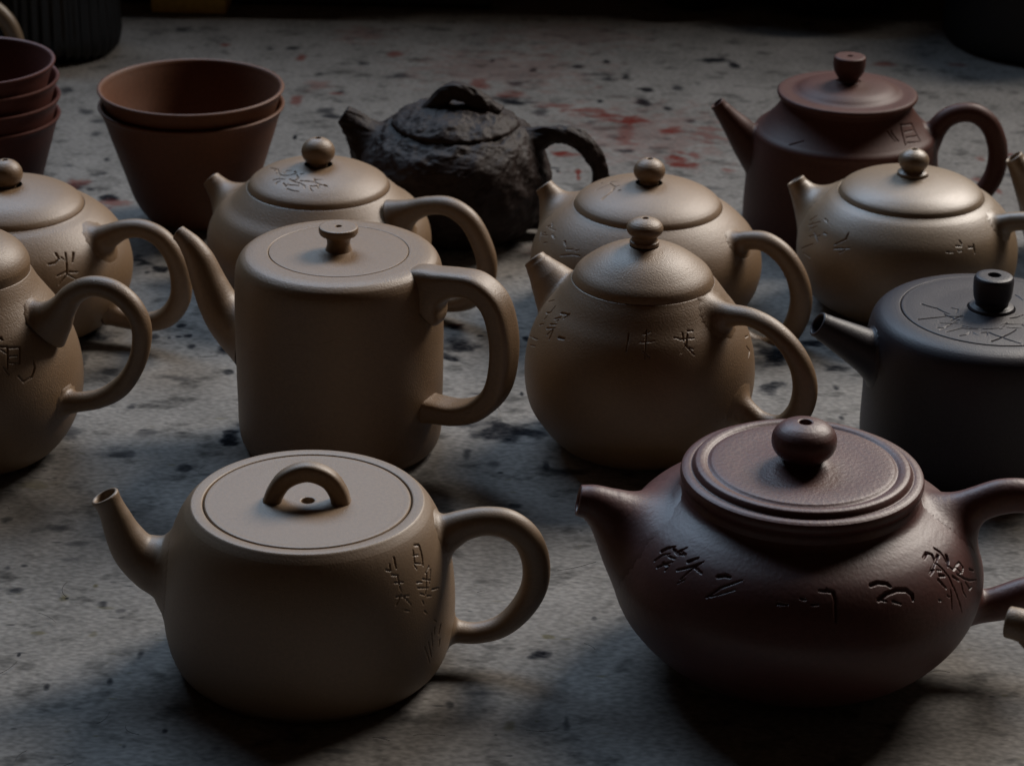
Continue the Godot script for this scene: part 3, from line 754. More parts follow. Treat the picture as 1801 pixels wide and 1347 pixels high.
	var slate_pot_knob := [9.58, 65.37, 9.46, 66.13, 9.11, 66.9, 7.94, 67.15, 6.89, 67.53, 6.88, 68.42, 7.7, 70.47, 8.15, 73.78, 8.3, 77.34, 8.13, 79.11, 7.55, 80, 6.5, 80.37, 4.65, 80.49, 3.02, 80.49, 2.86, 80.49, 2.67, 80.23, 2.41, 78.21, 2.41, 78.21, 0, 78.2]
	var slate_pot_body_cuts := []
	var slate_pot_lid_cuts := [[0.92, 196.41, 10.7, 186.2, 16.71, 167.73, 19.65], [0.92, 167.37, 5.21, 165.55, 11.7, 163.69, 17.71], [0.85, 164.57, 17.21, 150.94, 23.51], [0.57, 186.9, 22.54, 179.23, 24.95, 166.67, 23.03], [0.64, 153.64, 10.7, 143.24, 16.21], [0.64, 148.92, 6.7, 144.23, 8.7], [0.64, 144.84, 5.7, 145.52, 12.2, 148.87, 19.65], [0.64, 139.7, 6.2, 134.2, 13.21, 97.11, 19.17], [0.49, 136.8, 15.21, 94.58, 18.21], [0.57, 129.62, 5.7, 125.13, 8.2, 124.61, 11.2], [0.92, 109.11, 13.71, 99.29, 9.7, 88.1, 3.71], [0.92, 106.74, 5.21, 95.49, 11.2, 80.6, 16.71], [0.92, 69, 26.87, 38.76, 25.44], [0.78, -43.15, 19.17, -24.16, 22.06], [0.64, 122.38, 11.2, 116.92, 9.2], [0.64, 115.95, 12.2, 110.93, 13.71, 110.95, 9.7], [0.64, 93.96, 21.58, 84.11, 23.03, 93.25, 19.65], [0.71, 87.24, 22.54, 66.05, 20.14], [0.64, 89.03, 19.17, 73.32, 17.21], [0.71, 170.55, 17.71, 145.56, 19.17], [0.64, 152.33, 16.21, 156.11, 23.51], [0.71, 68.11, 19.65, 62.03, 12.7], [0.64, 49.2, 23.99, 23.26, 21.1]]
	var slate_pot_spout := [-43.04, 42.09, 11.4, 11.4, -49.51, 47.02, 9.94, 9.94, -54.59, 50.07, 8.75, 8.75, -63.44, 55.31, 7.07, 7.07, -70.97, 59.71, 5.76, 5.76, -73.48, 61.22, 5.4, 5.4]
	var slate_pot_handle := [48.71, 48.66, 9.57, 9.57, 54.66, 51.02, 6.7, 6.7, 64.36, 53.22, 5.74, 5.74, 75.35, 44.94, 5.77, 5.77, 80.77, 31.55, 5.8, 5.8, 78.61, 18.34, 5.83, 5.83, 66.69, 12.19, 5.35, 5.35, 56.54, 12.65, 5.83, 5.83, 50.05, 14.29, 7.27, 7.27]
	t = teapot("teapot", "blue-black cylinder teapot with bamboo leaves carved on its lid", "", Vector3(0.1990, 0, -1.0065), -8, mats.slate, slate_pot_body, slate_pot_body_cuts, slate_pot_lid, slate_pot_lid_cuts, slate_pot_knob, slate_pot_spout, slate_pot_handle, 2.0, 0.0, 5.0, 2.0, 0.85)
	# gourd-shaped beige teapot cut off by the left edge, its domed lid bulging
	var gourd_pot_body := [0, 0, 27.02, 0, 27.02, 0, 29.12, 0.87, 32.85, 2.55, 36.55, 5.82, 40.9, 11.75, 44.27, 19.2, 46.43, 28.39, 46.61, 37.96, 45.17, 47.15, 42.51, 55.23, 38.96, 62.73, 34.76, 68.93, 31.04, 74.37, 28.24, 79.56, 27.55, 80.8, 27.55, 80.8, 27.21, 80.54, 26.66, 79.28, 26.66, 79.28, 0, 79.04]
	var gourd_pot_lid := [26.77, 79.29, 27.32, 81.04, 27.38, 81.54, 27.51, 84.53, 26.11, 87.99, 23.13, 91.41, 18.58, 94.31, 12.68, 96.47, 6.79, 97.66, 4.53, 97.9]
	var gourd_pot_knob := [5.89, 98.15, 5.88, 99.63, 5.43, 100, 4.97, 102.02, 6.11, 102.83, 6.9, 103.77, 7.29, 104.8, 7.27, 105.86, 6.83, 106.88, 6, 107.8, 4.83, 108.58, 3.38, 109.17, 1.74, 109.54, 1.42, 109.6, 1.24, 109.31, 1.12, 107.4, 1.12, 107.4, 0, 107.4]
	var gourd_pot_body_cuts := [[0.98, 36.15, 98.01, 32.29, 97.52, 35.2, 88.79], [0.98, 31.63, 97.03, 25, 96.06, 27.63, 89.74], [0.84, 32.77, 93.61, 28, 93.12], [0.84, 33.68, 91.17, 27.55, 89.74], [0.84, 36.63, 97.03, 33.86, 95.08], [0.84, 37.22, 89.74, 34.89, 86.42], [0.91, 30.05, 85, 27.7, 82.17, 22.72, 83.11, 19.66, 85.95, 19.13, 89.26], [1.39, 34.89, 101.48, 34.21, 100.48]]
	var gourd_pot_lid_cuts := []
	var gourd_pot_spout := [-27.67, 54.82, 19.85, 19.85, -34.05, 61.39, 15.59, 15.59, -39.12, 66.9, 11.81, 11.81, -44.65, 73.34, 8.26, 8.26, -48.93, 78.21, 5.66, 5.66, -50.43, 79.99, 4.83, 4.83]
	var gourd_pot_handle := [38.59, 63.41, 11.07, 7.38, 43.14, 67.7, 8.28, 6.44, 47.18, 72.88, 5.73, 5.5, 52.06, 79.16, 4.68, 5.02, 61.02, 84.25, 4.2, 4.54, 70.9, 84.09, 4.3, 4.53, 78.94, 79.11, 4.19, 4.53, 82.96, 71.46, 3.97, 4.53, 82.47, 61.25, 3.64, 4.55, 78.29, 50.52, 3.66, 4.58, 71.26, 41.42, 4.14, 4.6, 61.91, 35.1, 3.93, 4.63, 51.29, 31.56, 4.19, 4.65, 43.39, 29.8, 5.6, 6.07]
	t = teapot("teapot", "gourd-shaped beige teapot cut off by the left edge, its domed lid bulging", "", Vector3(-0.2254, 0, -0.9905), 22, mats.beige, gourd_pot_body, gourd_pot_body_cuts, gourd_pot_lid, gourd_pot_lid_cuts, gourd_pot_knob, gourd_pot_spout, gourd_pot_handle, 2.0, 0.0, 3.0, 7.0, 0.85)
	# round beige teapot with ball knob standing in front of the dark red cups
	var left_pot_body := [0, 0, 33.59, 0, 33.59, 0, 35.94, 0.69, 41.15, 2.84, 47.36, 6.76, 52.18, 14.08, 54.91, 21.3, 55.78, 29.84, 54.07, 38.26, 49.8, 46.55, 44.56, 52, 39.37, 55.77, 35.75, 57.64, 35.1, 58.05, 35.1, 58.05, 34.72, 57.62, 33.97, 56.22, 33.97, 56.22, 0, 55.89]
	var left_pot_lid := [34.1, 56.22, 34.72, 57.9, 34.61, 58.45, 33.41, 60.37, 30.05, 62.81, 25.67, 64.96, 20.01, 66.54, 12.82, 67.72, 7.18, 68.24]
	var left_pot_knob := [4.36, 67.27, 4.36, 68.04, 5.81, 69.19, 6.89, 70.62, 7.52, 72.24, 7.67, 73.94, 7.33, 75.62, 6.52, 77.16, 5.29, 78.48, 3.73, 79.48, 1.92, 80.11, 1.48, 80.23, 1.28, 79.9, 1.15, 77.77, 1.15, 77.77, 0, 77.77]
	var left_pot_body_cuts := [[1.4, 33.67, 96.37, 33.19, 93.52], [1.09, 28.3, 95.42, 29.75, 91.14], [1.32, 23.67, 94.47, 26.58, 90.65], [1.01, 39.58, 92.12, 36.18, 92.12, 34.1, 93.05], [0.86, 31.54, 94, 30.49, 92.58], [1.17, 29.94, 90.65, 31.66, 85.71], [1.09, 29.78, 86.7, 25.43, 85.71], [1.01, 31.1, 87.19, 36.61, 86.2], [0.93, 30.98, 85.71, 27.16, 82.76], [0.86, 32.5, 85.21, 36.79, 82.29]]
	var left_pot_lid_cuts := []
	var left_pot_spout := [-38.88, 35.83, 18.61, 18.61, -47.44, 43.08, 11.7, 11.7, -54.5, 49.98, 7.44, 7.44, -60.32, 56.77, 4.78, 4.78, -61.38, 58.59, 4.51, 4.51]
	var left_pot_handle := [42.53, 44.08, 10.39, 8.31, 47.4, 47.59, 7.51, 6.73, 52.54, 51.12, 5.55, 5.68, 60.58, 55.34, 4.38, 4.89, 69.87, 56.71, 4.23, 4.62, 78.9, 53.39, 4.49, 4.61, 85.41, 45.03, 4.75, 4.62, 87.86, 34.9, 4.89, 4.63, 86.59, 24.68, 4.91, 4.65, 79.85, 15.47, 4.8, 4.67, 70.08, 11.35, 4.43, 4.69, 58.94, 10.97, 4.44, 4.71, 51.1, 12.82, 5.76, 5.76]
	t = teapot("teapot", "round beige teapot with ball knob standing in front of the dark red cups", "round beige teapots in the middle rows", Vector3(-0.2333, 0, -1.1280), 20, mats.beige, left_pot_body, left_pot_body_cuts, left_pot_lid, left_pot_lid_cuts, left_pot_knob, left_pot_spout, left_pot_handle, 2.0, 0.0, 4.0, 10.0, 0.85)
	# round beige teapot with plum branch carved on its lid, behind the tall cylinder teapot
	var plum_pot_body := [0, 0, 31.38, 0, 31.38, 0, 33.58, 0.63, 38.5, 2.51, 44.49, 5.92, 49.61, 11.38, 52.77, 18.55, 53.85, 26.78, 52.5, 34.03, 47.76, 41.74, 41.74, 46.5, 37.36, 50.45, 34.77, 52.7, 34.22, 53.12, 34.22, 53.12, 33.82, 52.68, 33.03, 51.52, 33.03, 51.52, 0, 51.23]
	var plum_pot_lid := [33.16, 51.52, 33.82, 52.97, 33.71, 53.54, 32.58, 55.53, 28.64, 58.19, 23.49, 60.56, 17.82, 62.21, 12.15, 63.45, 6.75, 64]
	var plum_pot_knob := [4.32, 63.56, 4.32, 64.65, 5.88, 65.78, 7.06, 67.22, 7.77, 68.86, 7.97, 70.61, 7.64, 72.33, 6.82, 73.93, 5.55, 75.29, 3.91, 76.33, 2.02, 76.98, 1.56, 77.11, 1.34, 76.77, 1.21, 74.56, 1.21, 74.56, 0, 74.56]
	var plum_pot_body_cuts := []
	var plum_pot_lid_cuts := [[0.59, 158.77, 14.94, 156.01, 16.41, 146.07, 19.37, 129.4, 18.87, 121.09, 18.87, 110.42, 20.84, 106, 23.26, 101.25, 24.23], [0.51, 123.28, 20.84, 127.89, 22.78, 122.02, 24.72], [0.86, 113.8, 25.2, 104.99, 24.72], [0.67, 98.11, 23.26, 90.41, 21.33, 91.05, 19.37, 96.48, 17.89], [0.63, 100.97, 18.87, 90.4, 17.89, 81.28, 17.39, 74.16, 15.92, 72.79, 13.99], [0.59, 84.89, 19.37, 73.83, 19.86, 62.63, 19.37, 54.99, 17.39, 46.37, 15.43], [0.71, 64.53, 22.3, 61.65, 18.87], [0.39, 62.16, 21.33, 50.42, 21.33], [0.94, 93.5, 24.72, 89.48, 25.68], [0.63, 146.64, 17.39, 144.02, 18.38], [0.63, 133.96, 17.89, 131.2, 18.38], [0.47, 119.87, 13.99, 115, 16.41, 105.53, 17.89], [0.55, 109.86, 12.57, 111.04, 13.99, 109.27, 15.43], [0.67, 102.15, 14.94, 95.85, 13.52, 95.53, 15.43], [0.55, 92.93, 14.94, 86.51, 15.43, 81.61, 15.43], [0.55, 91.82, 12.1, 85.23, 11.62, 78.35, 11.62], [0.47, 67.99, 15.92, 59.73, 16.41, 58.18, 14.46], [0.47, 64.11, 12.57, 67.4, 14.46], [0.39, 57.39, 17.39, 56.74, 14.94], [0.86, 50.72, 16.9, 46.9, 15.92]]
	var plum_pot_spout := [-35.8, 23.36, 20.51, 20.51, -42.99, 27, 14.43, 14.43, -48.82, 31.79, 10.55, 10.55, -54.61, 37.78, 7.49, 7.49, -59.77, 42.71, 5.41, 5.41, -62.04, 44.64, 4.72, 4.72]
	var plum_pot_handle := [43.46, 44.86, 9.64, 8.03, 47.81, 47.97, 7.21, 6.68, 52.76, 50.91, 5.33, 5.59, 61.05, 54.62, 4.38, 4.78, 71.72, 56.08, 4.49, 4.76, 81.76, 51.68, 4.88, 4.75, 88.52, 42.29, 5.01, 4.75, 91.97, 31.94, 4.89, 4.76, 90.3, 21.04, 4.78, 4.78, 82.79, 12, 4.67, 4.81, 72.06, 7.72, 4.16, 4.83, 61.21, 8.06, 4.31, 4.85, 52.78, 9.79, 5.67, 5.94]
	t = teapot("teapot", "round beige teapot with plum branch carved on its lid, behind the tall cylinder teapot", "round beige teapots in the middle rows", Vector3(-0.0939, 0, -1.1754), 28, mats.beige, plum_pot_body, plum_pot_body_cuts, plum_pot_lid, plum_pot_lid_cuts, plum_pot_knob, plum_pot_spout, plum_pot_handle, 2.0, 0.0, 4.0, 10.0, 0.85)
	# round beige teapot with flattened knob, directly behind the pear-shaped teapot
	var round_pot_body := [0, 0, 31.76, 0, 31.76, 0, 34.2, 0.65, 39.33, 2.53, 45.49, 6.2, 50.54, 11.6, 53.64, 18.68, 54.7, 27.39, 53.08, 35.4, 49.22, 42.45, 44.07, 48.01, 39.22, 51.88, 35.73, 54.08, 35.06, 54.49, 35.06, 54.49, 34.66, 54.06, 33.88, 52.63, 33.88, 52.63, 0, 52.31]
	var round_pot_lid := [34.01, 52.63, 34.66, 54.34, 34.55, 54.91, 33.43, 56.87, 29.28, 59.77, 24.2, 61.95, 18.07, 63.72, 11.16, 65.07, 6.37, 65.61]
	var round_pot_knob := [4.52, 65.32, 4.51, 66.71, 5.83, 67.76, 6.78, 69.05, 7.32, 70.48, 7.4, 71.98, 7.03, 73.44, 6.22, 74.79, 5.03, 75.92, 3.54, 76.79, 1.83, 77.33, 1.53, 77.42, 1.32, 77.08, 1.19, 74.9, 1.19, 74.9, 0, 74.9]
	var round_pot_body_cuts := [[0.65, 146.22, 89.98, 141.07, 93.31], [0.6, 141.84, 90.93, 133.59, 92.36], [0.6, 144.23, 93.31, 138.74, 91.88], [0.76, 143.2, 87.14, 141.28, 88.08], [0.71, 133.28, 89.98, 128.06, 89.5], [0.6, 135.57, 84.3, 132.45, 85.73], [0.55, 145.38, 85.25, 136.6, 88.08], [1.09, 118.81, 90.93, 116.16, 89.5], [0.76, 113.79, 88.08, 109.82, 89.03], [0.65, 107.23, 89.03, 105.72, 89.98], [0.65, 115.5, 84.3, 108.99, 86.67, 102.7, 87.61], [0.6, 148.47, 86.2, 140.88, 83.34]]
	var round_pot_lid_cuts := [[0.51, 149.67, 14.85, 152.71, 17.76, 155.81, 21.2], [0.79, 122.17, 13.93, 126.03, 18.26, 133.31, 22.63], [0.57, 164.55, 21.2, 145.44, 23.57, 143.58, 25.92], [1.13, 124.3, 23.57, 123.12, 24.51], [0.79, 170.2, 16.29, 168.8, 17.27], [0.51, 168.99, 21.2, 168.74, 24.51], [0.51, 132.39, 21.2, 142.94, 24.04]]
	var round_pot_spout := [-29.11, 30.28, 20.63, 20.63, -36.86, 34.56, 14.68, 14.68, -43.1, 39.15, 10.88, 10.88, -49.09, 45.25, 7.62, 7.62, -52.91, 50.89, 5.3, 5.3, -55.12, 53.36, 4.62, 4.62]
	var round_pot_handle := [35.37, 37.07, 10.06, 7.95, 39.26, 40.12, 7.4, 6.61, 44.27, 43.37, 5.4, 5.53, 52.09, 47.03, 4.46, 4.72, 59.74, 47.84, 4.58, 4.71, 68.18, 44.2, 4.83, 4.7, 75.48, 36.14, 4.96, 4.7, 79.48, 24.56, 5.24, 4.71, 78.14, 12.62, 5.26, 4.73, 72.01, 1.55, 4.76, 4.76, 62.86, -3.92, 4.25, 4.79, 52.65, -2.68, 4.54, 4.8, 44.89, 0.57, 5.88, 5.88]
	t = teapot("teapot", "round beige teapot with flattened knob, directly behind the pear-shaped teapot", "round beige teapots in the middle rows", Vector3(0.0624, 0, -1.1532), 28, mats.beige, round_pot_body, round_pot_body_cuts, round_pot_lid, round_pot_lid_cuts, round_pot_knob, round_pot_spout, round_pot_handle, 2.0, 0.0, 4.0, 10.0, 0.85)
	# round pale beige teapot with ringed knob, behind the blue-black teapot
	var pale_pot_body := [0, 0, 31.07, 0, 31.07, 0, 33.25, 0.63, 38.14, 2.21, 44.34, 6.22, 49.14, 12.26, 51.72, 19.97, 52.5, 29.35, 51.15, 37.45, 47.8, 44.87, 43.16, 50.23, 38.82, 53.86, 35.32, 55.8, 34.64, 56.22, 34.64, 56.22, 34.25, 55.78, 33.46, 54.33, 33.46, 54.33, 0, 54.03]
	var pale_pot_lid := [33.6, 54.33, 34.24, 56.07, 34.13, 56.64, 33.15, 58.34, 29.38, 60.85, 24.56, 62.77, 18.14, 64.27, 11.2, 65.36, 7.47, 65.76]
	var pale_pot_knob := [7.2, 65.76, 7.2, 67.19, 6.66, 67.61, 5.06, 68.78, 6.14, 69.83, 6.88, 71.04, 7.23, 72.36, 7.18, 73.7, 6.73, 74.99, 5.9, 76.16, 4.74, 77.14, 3.31, 77.89, 1.54, 78.41, 1.33, 78.07, 1.2, 75.87, 1.2, 75.87, 0, 75.87]
	var pale_pot_body_cuts := [[0.69, 146.72, 86.63, 143.08, 90.88], [0.69, 144.68, 84.71, 135.28, 89.93], [0.69, 139.65, 84.71, 135.43, 87.11], [0.97, 126.39, 86.63, 123.98, 86.63], [0.83, 130.02, 83.74, 128.24, 84.71], [0.76, 133.41, 92.31, 129.5, 91.84], [0.69, 142.07, 87.11, 139.62, 83.26], [0.69, 134.67, 84.23, 128.02, 81.81], [0.69, 138.19, 80.85, 132.4, 83.74], [0.76, 142.92, 73.11, 131.16, 79.41], [0.76, 138.78, 72.14, 131.02, 72.63], [0.9, 114.76, 84.23, 109.32, 88.05, 109.69, 91.36], [0.83, 114.34, 82.29, 104.87, 84.71], [0.76, 109.96, 81.33, 107.46, 83.26], [0.97, 41.09, 92.31, 40.26, 90.41], [0.76, 44.37, 89.93, 40.69, 89.46], [0.69, 43.64, 87.58, 41.37, 87.11], [1.04, 36.44, 88.52, 33.27, 88.05], [0.76, 32.68, 89.46, 33.5, 85.19], [0.69, 50.65, 87.58, 46.43, 87.11]]
	var pale_pot_lid_cuts := []
	var pale_pot_spout := [-32.08, 30.22, 20.89, 20.89, -39.34, 34.18, 14.86, 14.86, -45.47, 38.35, 10.74, 10.74, -51.73, 44.55, 7.71, 7.71, -56.18, 49.91, 5.37, 5.37, -58.11, 52.49, 4.68, 4.68]
	var pale_pot_handle := [34.51, 41.92, 10.19, 8.04, 38.65, 44.98, 7.49, 6.69, 43.62, 47.88, 5.6, 5.6, 50.96, 51.35, 4.52, 4.78, 59.03, 52.4, 4.51, 4.77, 67.82, 48.64, 4.76, 4.76, 75.17, 40.37, 5.03, 4.76, 79.11, 28.59, 5.04, 4.78, 78.16, 16.92, 5.06, 4.8, 72.08, 7.03, 4.55, 4.82, 63.15, 2.91, 4.31, 4.84, 52.82, 3.75, 4.59, 4.86, 45.56, 6.98, 5.95, 5.95]
	t = teapot("teapot", "round pale beige teapot with ringed knob, behind the blue-black teapot", "round beige teapots in the middle rows", Vector3(0.1880, 0, -1.1703), 26, mats.beige_grey, pale_pot_body, pale_pot_body_cuts, pale_pot_lid, pale_pot_lid_cuts, pale_pot_knob, pale_pot_spout, pale_pot_handle, 2.0, 0.0, 4.0, 10.0, 0.85)
	var pale_pot := t
	# tall red-brown teapot with stepped lid and sloping shoulder, back right
	var red_pot_body := [0, 0, 46.31, 0, 46.31, 0, 48.35, 1.23, 49.35, 3.14, 49.72, 7.54, 49.14, 26.2, 48.37, 38.52, 47.39, 46.16, 46.46, 50.72, 46.28, 52.85, 45.55, 54.05, 42.92, 56.13, 39.86, 58.8, 36.8, 62.08, 34.32, 65.68, 32.71, 68.67, 32.11, 71.07, 32.11, 71.07, 0, 70.84]
	var red_pot_lid := [30.97, 71.06, 33.83, 71.25, 35.11, 71.87, 35.53, 72.93, 35.41, 73.83, 34.66, 74.36, 32.94, 74.52, 29.79, 74.47, 27.78, 74.54, 25.77, 75.21, 23.76, 76.39, 20.6, 77.71, 16.02, 78.57, 10.3, 79.2, 6.29, 79.72]
	var red_pot_knob := [6.29, 78.97, 5.29, 79.87, 5.14, 81.07, 6.28, 82.87, 7.56, 85.26, 8.13, 88.25, 8.15, 91.23, 7.97, 92.42, 7.4, 92.89, 5.13, 93, 1.71, 93, 1.65, 93, 1.42, 92.7, 1.28, 90.32, 1.28, 90.32, 0, 90.32]
	var red_pot_body_cuts := [[0.85, 40.84, 118.31, 46.58, 107.19], [0.85, 41.31, 117.83, 25.39, 115.88, 29.85, 106.29], [0.73, 40.28, 113.94, 29.19, 112.94], [0.73, 41.63, 110.94, 29.52, 109.45], [0.73, 43.83, 108.09, 31.41, 106.29], [1.09, 53.85, 115.88, 50.6, 109.95], [0.97, 57.39, 116.37, 53.56, 110.45], [0.97, 131.24, 104.91, 123.04, 109]]
	var red_pot_lid_cuts := []
	var red_pot_spout := [-32.3, 30.4, 15.21, 15.21, -39.04, 36.29, 12.85, 12.85, -46.1, 43.06, 10.2, 10.2, -55.05, 53.1, 6.98, 6.98, -63.03, 62.21, 4.5, 4.5, -65.49, 65.14, 3.91, 3.91]
	var red_pot_handle := [39.03, 46.37, 9.86, 8.7, 42.71, 50.8, 7.24, 6.95, 46.27, 56.42, 5.49, 5.78, 50.42, 61.75, 5.05, 5.19, 56.72, 65.03, 4.9, 4.9, 64.12, 65.34, 5.04, 4.9, 71.36, 61.1, 5.04, 4.9, 76.42, 52.52, 5.06, 4.91, 78.48, 42.55, 5.07, 4.93, 76.9, 31.43, 5.09, 4.94, 71.63, 22.55, 4.96, 4.96, 62.54, 17.18, 4.53, 4.97, 51.46, 17.94, 4.68, 5.26, 44.08, 19.48, 5.85, 5.85]
	t = teapot("teapot", "tall red-brown teapot with stepped lid and sloping shoulder, back right", "", Vector3(0.1676, 0, -1.2704), 4, mats.redbrown, red_pot_body, red_pot_body_cuts, red_pot_lid, red_pot_lid_cuts, red_pot_knob, red_pot_spout, red_pot_handle, 2.0, 0.0, 3.0, 1.5, 0.85)
	# dark gnarled teapot shaped like a tree stump with twig handle
	var bark_pot_body := [0, 0, 28.69, 0, 28.69, 0, 31.03, 0.87, 37.43, 4.11, 43.49, 9.83, 47.75, 18.3, 49.07, 27.57, 47.77, 36.73, 45.07, 43.68, 41.24, 49.38, 36.58, 53.23, 32.24, 55.58, 29.93, 56.45, 29.93, 56.45, 0, 55.34]
	var bark_pot_lid := [28.78, 55.53, 30.5, 56.16, 31.36, 57.08, 31.06, 58.28, 29.03, 60.06, 25.28, 62.12, 19.52, 64.17, 12.91, 65.62, 5.74, 66.49, 0, 66.63]
	var bark_pot_knob := []
	var bark_pot_body_cuts := []
	var bark_pot_lid_cuts := []
	var bark_pot_spout := [-27.66, 25.44, 20.96, 20.96, -34.99, 32.72, 16.27, 16.27, -41.41, 40.95, 12.76, 12.76, -47.8, 49.75, 8.68, 8.68, -53.31, 55.53, 6.07, 6.07, -57.08, 58.05, 4.91, 4.91]
	var bark_pot_handle := [30.61, 44.26, 9.8, 8.64, 36.32, 48.82, 7.48, 7.19, 42.05, 51.7, 5.46, 5.75, 50.66, 53.82, 4.73, 4.88, 59.32, 53.08, 4.59, 4.59, 67.23, 48.07, 4.45, 4.59, 72.63, 40.79, 4.31, 4.31, 74.61, 32.37, 4.04, 4.32, 71.71, 22.72, 4.05, 4.34, 64.66, 14.92, 4.06, 4.35, 54.57, 10.01, 4.07, 4.36, 44.38, 8.18, 4.66, 4.95, 37.05, 9, 5.82, 5.82]
	t = teapot("teapot", "dark gnarled teapot shaped like a tree stump with twig handle", "", Vector3(-0.0312, 0, -1.2606), 6, mats.bark, bark_pot_body, bark_pot_body_cuts, bark_pot_lid, bark_pot_lid_cuts, bark_pot_knob, bark_pot_spout, bark_pot_handle, 2.0, 1.5, 5.0, 7.0, 0.85)
	part("knob", tube(PackedFloat32Array([-12.49, 59.51, 5.75, 5.18, -9.9, 64.46, 4.31, 4.31, -5.59, 70.69, 4.01, 4.01, -0.12, 73.96, 3.86, 4.01, 6.24, 73.1, 3.72, 4.01, 11.46, 69.78, 3.72, 4.01, 16.7, 65.86, 4.3, 4.3, 20.79, 62.17, 5.16, 4.59]), 3.0, false, 1.0499999999999998, 48), mats.bark, t.get_node("lid"))
	copy_of(pale_pot, "teapot", "beige teapot at the right edge showing only its spout, behind the pale ringed-knob teapot", Vector3(0.3054, 0, -1.2256), 10.0, "round beige teapots in the middle rows")
	copy_of(pale_pot, "teapot", "beige teapot at the left edge showing only its handle, behind the dark red cups", Vector3(-0.3720, 0, -1.4903), 10.0, "round beige teapots in the middle rows")
	var last_spout := [-43.04, 42.09, 11.4, 11.4, -49.51, 47.02, 9.94, 9.94, -54.59, 50.07, 8.75, 8.75, -63.44, 55.31, 7.07, 7.07, -70.97, 59.71, 5.76, 5.76, -73.48, 61.22, 5.4, 5.4, -75.98, 61.82, 5.4, 5.4, -79.48, 61.92, 5.24, 5.24]
	t = teapot("teapot", "beige teapot past the lower right edge showing only its straight spout", "", Vector3(0.2361, 0, -0.7147), 24.0, mats.beige, slate_pot_body, [], slate_pot_lid, [], slate_pot_knob, last_spout, slate_pot_handle)

const CUP_WIDE := [0, 0, 17.54, 0, 17.54, 0, 19.29, 0.41, 22.49, 2.01, 26.55, 6.13, 30.42, 12.73, 35.08, 26.75, 41.07, 45.27, 45.91, 59.94, 46.89, 61.48, 47.31, 62.39, 47.01, 62.93, 46.15, 63.09, 45.29, 62.65, 44.04, 59.91, 39.2, 45.24, 32.76, 26.72, 27.95, 12.7, 23.91, 7.34, 17.51, 4.15, 8.76, 3.15, 0, 3.13]
const CUP_SMALL := [0, 0, 16.75, 0, 16.75, 0, 18.48, 0.4, 21.07, 1.68, 24.51, 5.15, 28.19, 11.74, 32.5, 25.73, 37.04, 41.14, 41, 53.37, 41.83, 54.59, 42.25, 55.51, 41.95, 56.17, 41.1, 56.27, 40.26, 55.77, 39.16, 53.33, 34.76, 41.1, 30.07, 25.69, 25.61, 11.71, 21.62, 6.37, 15.87, 3.82, 8.66, 3.15, 0, 3.13]

func build_cups() -> void:
	var wide := lathe(PackedFloat32Array(CUP_WIDE), [], 0.6, 0.0, 0, 120)
	var c := thing("clay_cup", "lower orange-brown cup of the stack of two", "cup", Vector3(-0.1654, 0, -1.2681), 0.0, "orange brown clay cups stacked in two")
	part("bowl", wide, mats.terracotta, c)
	var c2 := copy_of(c, "clay_cup", "upper orange-brown cup of the stack of two, its inside showing", Vector3(-0.1654, 0.0089, -1.2681), 40.0)
	var small := lathe(PackedFloat32Array(CUP_SMALL), [], 0.6, 0.0, 0, 120)
	var s := thing("clay_cup", "lowest dark red cup of the stack of four", "cup", Vector3(-0.2744, 0, -1.2652), 0.0, "dark red clay cups stacked in four")
	part("bowl", small, mats.dark_red, s)
	copy_of(s, "clay_cup", "second dark red cup from the bottom of the stack of four", Vector3(-0.2738, 0.0100, -1.2648), 40.0)
	copy_of(s, "clay_cup", "third dark red cup from the bottom of the stack of four", Vector3(-0.2742, 0.0193, -1.2660), 80.0)
	copy_of(s, "clay_cup", "topmost dark red cup of the stack of four, its inside showing", Vector3(-0.2756, 0.0282, -1.2649), 120.0)

